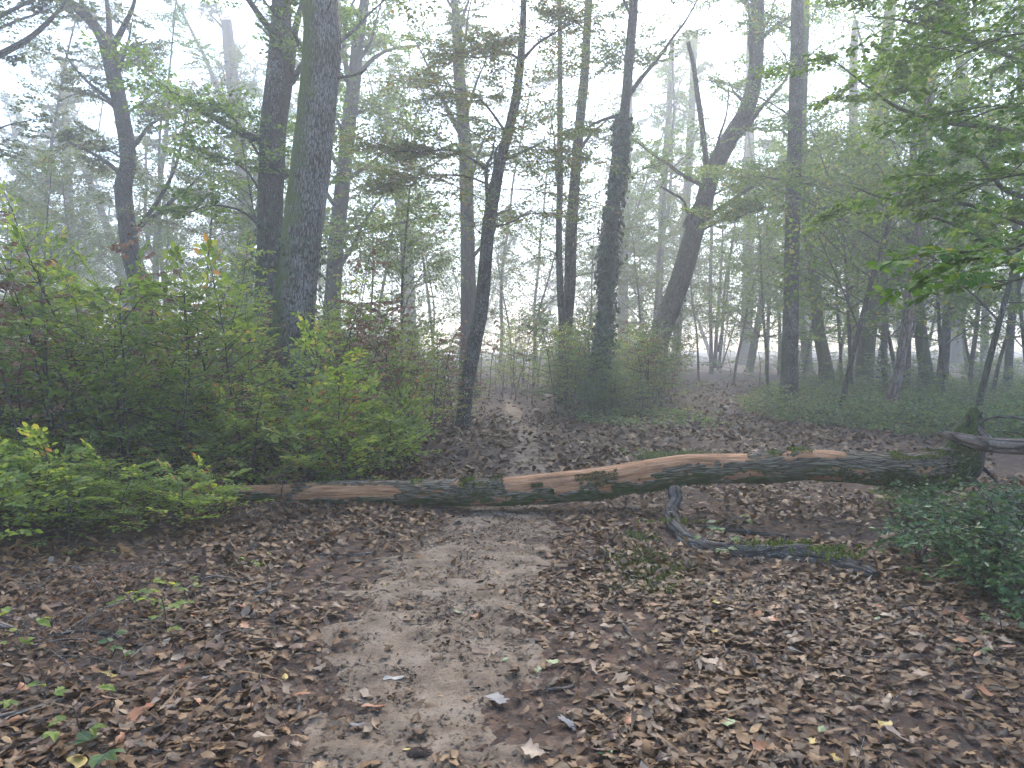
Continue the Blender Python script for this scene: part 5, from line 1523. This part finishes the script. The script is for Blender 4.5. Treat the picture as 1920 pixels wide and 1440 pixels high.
def scatter(mb, x, y, size, protos, rnd, zoff=0.0, tilt=.35):
    n = len(x)
    z = ground_h(x, y) + fine_h(x, y)
    tx, tw = trail(y)
    z = z + np.where(np.abs(x - tx) < tw * .8, .012, 0) + zoff
    k = rl.integers(len(protos), size=n)
    az = rl.uniform(0, 2 * np.pi, n); pt = rl.normal(0, tilt, n); rr = rl.normal(0, tilt, n)
    flip = np.where(rl.random(n) < .5, 1, -1)
    for p in range(len(protos)):
        s = np.where(k == p)[0]
        if len(s) == 0: continue
        V, Fq = protos[p]
        Ms = np.array([rotm(az[i], pt[i], rr[i]) for i in s]) * size[s][:, None, None]
        Vf = V[None] * np.array([1, 1, 1])[None, None] * np.where(flip[s][:, None, None] > 0, 1, np.array([1, 1, -1]))
        W = np.einsum('nij,nkj->nki', Ms, np.repeat(Vf, 1, 0)) + np.stack([x[s], y[s], z[s]], -1)[:, None, :]
        low = W[..., 2].min(1) - (z[s] - .004)
        W[..., 2] -= low[:, None] * .8
        Fa = (np.arange(len(s)) * len(V))[:, None, None] + Fq[None]
        mb.add(W.reshape(-1, 3), Fa.reshape(-1, 4), np.repeat(rnd[s], len(V)), np.full((len(s) * len(V), 3), .5), 0, True)


def keep_litter(x, y):
    tx, tw = trail(y)
    t = np.abs(x - tx) / tw
    pr = np.clip((t - .68) / .6, 0, 1) ** .9 * .95 + .05
    pr = np.maximum(pr, .30 * np.clip((y - 8) / 2.5, 0, 1))
    patch = np.clip((vnoise(x * 1.6, y * 1.6, 22) - .18) * 2.2, .25, 1)
    hollow = 1 - .6 * np.exp(-(((x - 2.6) / .8) ** 2 + ((y - 6.9) / .4) ** 2))
    return pr * patch * hollow


def field(y0, y1, dens, xm=.72):
    n = int(dens * (y1 - y0) * (y0 + y1) * xm)
    y = np.sqrt(rl.uniform(y0 ** 2, y1 ** 2, n)); x = (rl.random(n) * 2 - 1) * (y * xm + .3)
    k = rl.random(n) < keep_litter(x, y)
    return x[k], y[k]


mb = MB()
x, y = field(2.55, 5.2, 1650)
sz = .024 + .056 * rl.random(len(x)) ** 1.5
k = sz > .058
scatter(mb, x[k], y[k], sz[k], PROTO_HI, rl.beta(2.2, 2.6, k.sum()), rl.uniform(0, .02, k.sum()), .2)
scatter(mb, x[~k], y[~k], sz[~k], PROTO_LO, rl.beta(2.0, 2.6, (~k).sum()), rl.uniform(0, .015, (~k).sum()), .28)
x, y = field(5.2, 9.5, 700)
sz = .035 + .06 * rl.random(len(x)) ** 1.4; scatter(mb, x, y, sz, PROTO_LO, rl.beta(2.2, 2.4, len(x)), rl.uniform(0, .02, len(x)))
x, y = field(9.5, 18, 210, .6)
k = x > left_edge(y) - 1.5; x, y = x[k], y[k]
scatter(mb, x, y, rl.uniform(.07, .14, len(x)), PROTO_LO, rl.beta(2.0, 3.2, len(x)), rl.uniform(0, .02, len(x)))
x, y = field(18, 36, 26, .5)
k = x > left_edge(y) - 1; x, y = x[k], y[k]
scatter(mb, x, y, rl.uniform(.10, .18, len(x)), PROTO_LO, rl.beta(2.0, 3.4, len(x)), rl.uniform(0, .02, len(x)))
# crumbs and leaf shreds trodden into the mud
n = 14000
y = np.sqrt(rl.uniform(2.5 ** 2, 9.0 ** 2, n)); tx, tw = trail(y); x = tx + rl.normal(0, .62, n) * tw
scatter(mb, x, y, rl.uniform(.008, .035, n), PROTO_LO, rl.beta(1.2, 2.6, n) * .75, 0.002, .25)
n = 2200
y = np.sqrt(rl.uniform(2.5 ** 2, 9.5 ** 2, n)); x = (rl.random(n) * 2 - 1) * (y * .72 + .3)
k = rl.random(n) < keep_litter(x, y) + .1; x, y = x[k], y[k]; n = len(x)
a = rl.uniform(0, 6.28, n); l = .04 + .16 * rl.random(n) ** 2
z = ground_h(x, y) + fine_h(x, y) + rl.uniform(.008, .03, n)
A = np.stack([x, y, z], -1); Bm = A + np.stack([np.cos(a) * l, np.sin(a) * l, rl.normal(0, .02, n)], -1)
B2 = Bm + np.stack([np.cos(a + rl.normal(0, .5, n)) * l * .7, np.sin(a + rl.normal(0, .5, n)) * l * .7, rl.normal(0, .015, n)], -1)
r_ = rl.uniform(.0012, .0038, n)
add_twigs(mb, A, Bm, r_, r_ * .85, 1); add_twigs(mb, Bm, B2, r_ * .85, r_ * .5, 1)
tag(mb.build('leaf_litter', [M['litter'], M['stick']]), 'carpet of brown curled oak and beech leaves over the forest floor', 'leaf litter', kind='stuff')

# the leaves that show largest lie on top, each one an object
LEAFMESH = []
for k, (V, Fq) in enumerate(PROTO_XL):
    m = MB(); m.add(V, Fq, .5, np.full((len(V), 3), .5))
    LEAFMESH.append(m)


def flat_leaf_mat(name, a, b_):
    m, nt, b = new_mat(name)
    oi = nt.nodes.new('ShaderNodeObjectInfo')
    tcx = nt.nodes.new('ShaderNodeTexCoord')
    n = noise(nt, tcx.outputs['Object'], 6, 4, .6)
    col = mixc(nt, oi.outputs['Random'], a, b_)
    col = mixc(nt, math_n(nt, 'MULTIPLY', n, .35), col, tuple(.55 * v for v in a))
    nt.links.new(col, b.inputs['Base Color']); b.inputs['Roughness'].default_value = .5; b.inputs['Specular IOR Level'].default_value = .4
    return m


LM = {'brown': flat_leaf_mat('brown_dry_leaf', (.07, .038, .022), (.19, .11, .066)), 'tan': flat_leaf_mat('pale_tan_leaf', (.20, .14, .09), (.30, .215, .145)), 'grey': flat_leaf_mat('grey_leaf', (.12, .12, .122), (.21, .205, .20)),
      'rust': flat_leaf_mat('rust_leaf', (.24, .085, .03), (.32, .14, .06)), 'yellow': flat_leaf_mat('yellow_leaf', (.32, .22, .05), (.42, .31, .08)), 'green': flat_leaf_mat('green_fallen_leaf', (.15, .19, .08), (.22, .26, .12))}
LEAF_ME = {}


def fallen_leaf(px, py, size, colour, label, proto=None, group=None, tilt=.22):
    b = on_ground(px, py) if proto is None or not isinstance(px, np.ndarray) else px
    k = rl.integers(len(PROTO_HI)) if proto is None else proto
    if (k, colour) not in LEAF_ME:
        LEAF_ME[(k, colour)] = LEAFMESH[k].mesh('fallen_leaf', LM[colour])
    o = bpy.data.objects.new('fallen_leaf', LEAF_ME[(k, colour)]); COL.objects.link(o)
    o.location = (b[0], b[1], b[2] + .016 + size * .10)
    o.scale = (size, size, size)
    o.rotation_euler = (rl.normal(0, tilt), rl.normal(0, tilt), rl.uniform(0, 6.28))
    return tag(o, label, 'leaf', group)


SPECIAL = [
    (935, 1322, .13, 'grey', 'large blue-grey oak leaf lying on the right edge of the mud'), (1065, 1363, .12, 'grey', 'grey lobed oak leaf face down at the bottom, right of the trail'), (670, 1370, .09, 'grey', 'dark grey oak leaf on the mud near the bottom'),
    (690, 1380, .09, 'tan', 'pale pinkish leaf touching the dark grey leaf on the mud'), (738, 1280, .09, 'grey', 'shiny grey curled leaf in the middle of the mud'), (880, 1285, .08, 'grey', 'small grey ribbed leaf on the mud'), (702, 1333, .09, 'rust', 'bright rust-orange curled leaf on the mud'),
    (890, 1160, .08, 'rust', 'orange leaf on the mud in the upper part of the trail'), (565, 1308, .10, 'rust', 'reddish pointed leaf on the left rim of the mud'), (1332, 1250, .13, 'tan', 'large pale tan oak leaf standing up in the right leaf bed'), (1238, 1215, .08, 'tan', 'small pale tan leaf in the right leaf bed'),
    (1165, 1283, .14, 'tan', 'long greyish-tan oak leaf lying flat right of the trail'), (1000, 1420, .13, 'tan', 'broad pale leaf at the bottom edge right of the trail'), (1805, 1208, .12, 'rust', 'orange-brown oak leaf in the right leaf bed below the holly'), (1037, 1250, .09, 'green', 'pale green leaf right of the trail'),
    (1008, 1263, .06, 'green', 'small green leaf beside the pale green leaf right of the trail'), (948, 1242, .06, 'green', 'yellow-green leaf on the right rim of the mud'), (1365, 1366, .09, 'green', 'lime-green leaf in the lower right leaf bed'), (1133, 1420, .09, 'green', 'pale lime leaf at the bottom right of the trail'),
    (1660, 1366, .07, 'yellow', 'bright yellow leaf by the twig in the lower right'), (1523, 1400, .06, 'yellow', 'small yellow leaf at the bottom right'), (1562, 1428, .08, 'yellow', 'pale yellow leaf at the bottom edge'), (1345, 1136, .07, 'yellow', 'mustard-yellow leaf in the upper right leaf bed'),
    (1340, 1190, .06, 'yellow', 'yellow leaf below the mustard-yellow one'), (722, 1101, .045, 'yellow', 'tiny yellow leaf on the mud'), (762, 1412, .05, 'yellow', 'golden leaf beside the dark clod on the mud'), (858, 1153, .05, 'green', 'tiny green leaf on the trail mud'), (208, 1274, .07, 'yellow', 'yellow leaf in the left litter'),
    (280, 1332, .12, 'rust', 'large orange-tan leaf in the left litter'), (392, 1278, .08, 'grey', 'pale grey oak leaf in the left litter'), (490, 1155, .09, 'tan', 'pale star-shaped leaf at the left rim of the mud'), (600, 1258, .10, 'tan', 'pale lobed leaf on the left half of the mud'), (685, 1310, .10, 'tan', 'flat tan leaf on the mud above the rust-orange leaf'),
    (500, 1390, .10, 'tan', 'pale pink-brown leaf in the bottom left of the mud'), (535, 1275, .07, 'yellow', 'pale gold leaf at the left rim of the mud'), (1500, 1230, .10, 'grey', 'pale bluish-grey leaf in the right leaf bed'), (1885, 1155, .08, 'yellow', 'ochre leaf under the holly at the right edge'),
    (1645, 1165, .07, 'green', 'green sprig leaf lying in the right leaf bed'), (1540, 1375, .08, 'green', 'greyish-green leaf in the lower right'), (1455, 1170, .13, 'rust', 'big russet leaf in the right leaf bed'), (145, 1435, .13, 'yellow', 'broad pale yellow leaf at the bottom left edge'), (335, 935, .06, 'rust', 'russet leaf caught by the thin end of the log')]
for px, py, s, c, lab in SPECIAL:
    fallen_leaf(px, py, s * .82, c, lab, tilt=.16)
for q in range(250):
    while True:
        d = math.sqrt(rl.uniform(2.85 ** 2, 4.6 ** 2)); xx = rl.uniform(-1, 1) * .68 * d
        if rl.random() < keep_litter(np.array(xx), np.array(d)): break
    b = np.array([xx, d, gz(xx, d)])
    tx, tw = trail(d)
    zone = 'right of the mud' if xx > tx + tw else ('left of the mud' if xx < tx - tw else 'on the mud')
    c = ['brown', 'brown', 'brown', 'brown', 'tan', 'rust'][rl.integers(6)]
    nm = {'brown': 'dull brown', 'tan': 'pale tan', 'rust': 'reddish-brown'}[c]
    k = rl.integers(len(PROTO_HI))
    if (k, c) not in LEAF_ME: LEAF_ME[(k, c)] = LEAFMESH[k].mesh('fallen_leaf', LM[c])
    o = bpy.data.objects.new('fallen_leaf', LEAF_ME[(k, c)]); COL.objects.link(o)
    s = rl.uniform(.05, .09)
    o.location = (xx, d, b[2] + .018 + s * .1); o.scale = (s, s, s)
    o.rotation_euler = (rl.normal(0, .35), rl.normal(0, .35), rl.uniform(0, 6.28))
    tag(o, f'{nm} curled leaf among the nearest litter {zone}', 'leaf', f'{nm} leaves {zone}')
# dark clods on the mud
for px, py, s, lab in [(788, 1418, .035, 'dark rounded clod on the mud by the golden leaf'), (820, 1325, .02, 'small dark clod in the middle of the mud'), (768, 1142, .02, 'dark scrap standing up on the trail mud'), (1185, 955, .05, 'sandy soil mound under the log')]:
    b = on_ground(px, py)
    th_ = np.linspace(0, np.pi, 9); ph = np.linspace(0, 2 * np.pi, 14, endpoint=False)
    TH, PH = np.meshgrid(th_, ph, indexing='ij')
    r_ = s * (1 + .5 * (vnoise(TH * 2 + px, PH * 2, 3) - .5) + .3 * (vnoise(TH * 5, PH * 5 + px, 4) - .5))
    V = np.stack([r_ * np.sin(TH) * np.cos(PH) * 1.5, r_ * np.sin(TH) * np.sin(PH), r_ * np.cos(TH) * .7], -1).reshape(-1, 3)
    i = np.arange(8)[:, None] * 14; j = np.arange(14)[None, :]
    m = MB(); m.add(V, np.stack([i + j, i + 14 + j, i + 14 + (j + 1) % 14, i + (j + 1) % 14], -1).reshape(-1, 4))
    tag(m.build('clod', M['soil'] if s < .05 else M['mud'], None, (b[0], b[1], b[2] + s * .3)), lab, 'clod')

# ------------------------------------------------------------------ the mist
hm = bpy.data.materials.new('mist'); hm.use_nodes = True
nt = hm.node_tree
for nd in list(nt.nodes):
    if nd.type == 'BSDF_PRINCIPLED': nt.nodes.remove(nd)
pv = nt.nodes.new('ShaderNodeVolumePrincipled')
pv.inputs['Color'].default_value = (.90, .915, .94, 1)
pv.inputs['Density'].default_value = HAZE_DENSITY
pv.inputs['Anisotropy'].default_value = .45
nt.links.new(pv.outputs[0], nt.nodes['Material Output'].inputs['Volume'])
x0, x1, y0, y1, z0, z1 = -250, 250, -70, 270, -1.6, 24
V = np.array([(a, b, c) for a in (x0, x1) for b in (y0, y1) for c in (z0, z1)])
m = MB(); m.add(V, np.array([(0, 1, 3, 2), (4, 6, 7, 5), (0, 4, 5, 1), (2, 3, 7, 6), (0, 2, 6, 4), (1, 5, 7, 3)]), smooth=False)
haze = m.build('haze', hm)
haze['kind'] = 'stuff'
haze['label'] = 'pale morning mist filling the wood'

# ------------------------------------------------------------------ look-alikes with the same words: say which one, counted from the left
same = {}
for o in scene.objects:
    if o.parent is None and 'label' in o and not o.name.startswith('fallen_leaf'):
        same.setdefault(o['label'], []).append(o)
ORD = 'leftmost second third fourth fifth sixth seventh eighth ninth tenth eleventh twelfth thirteenth fourteenth fifteenth'.split()
for lab, obs in same.items():
    if len(obs) < 2: continue
    obs.sort(key=lambda o: o.location.x / max(o.location.y, .1))
    for k, o in enumerate(obs):
        nb = len(obs) - 1 - k
        if k == 0: w = 'leftmost'
        elif nb == 0: w = 'rightmost'
        elif k <= nb and k < len(ORD): w = ORD[k] + ' from left'
        elif nb < len(ORD): w = ORD[nb] + ' from right'
        else: continue
        o['label'] = f'{lab}, {w}'
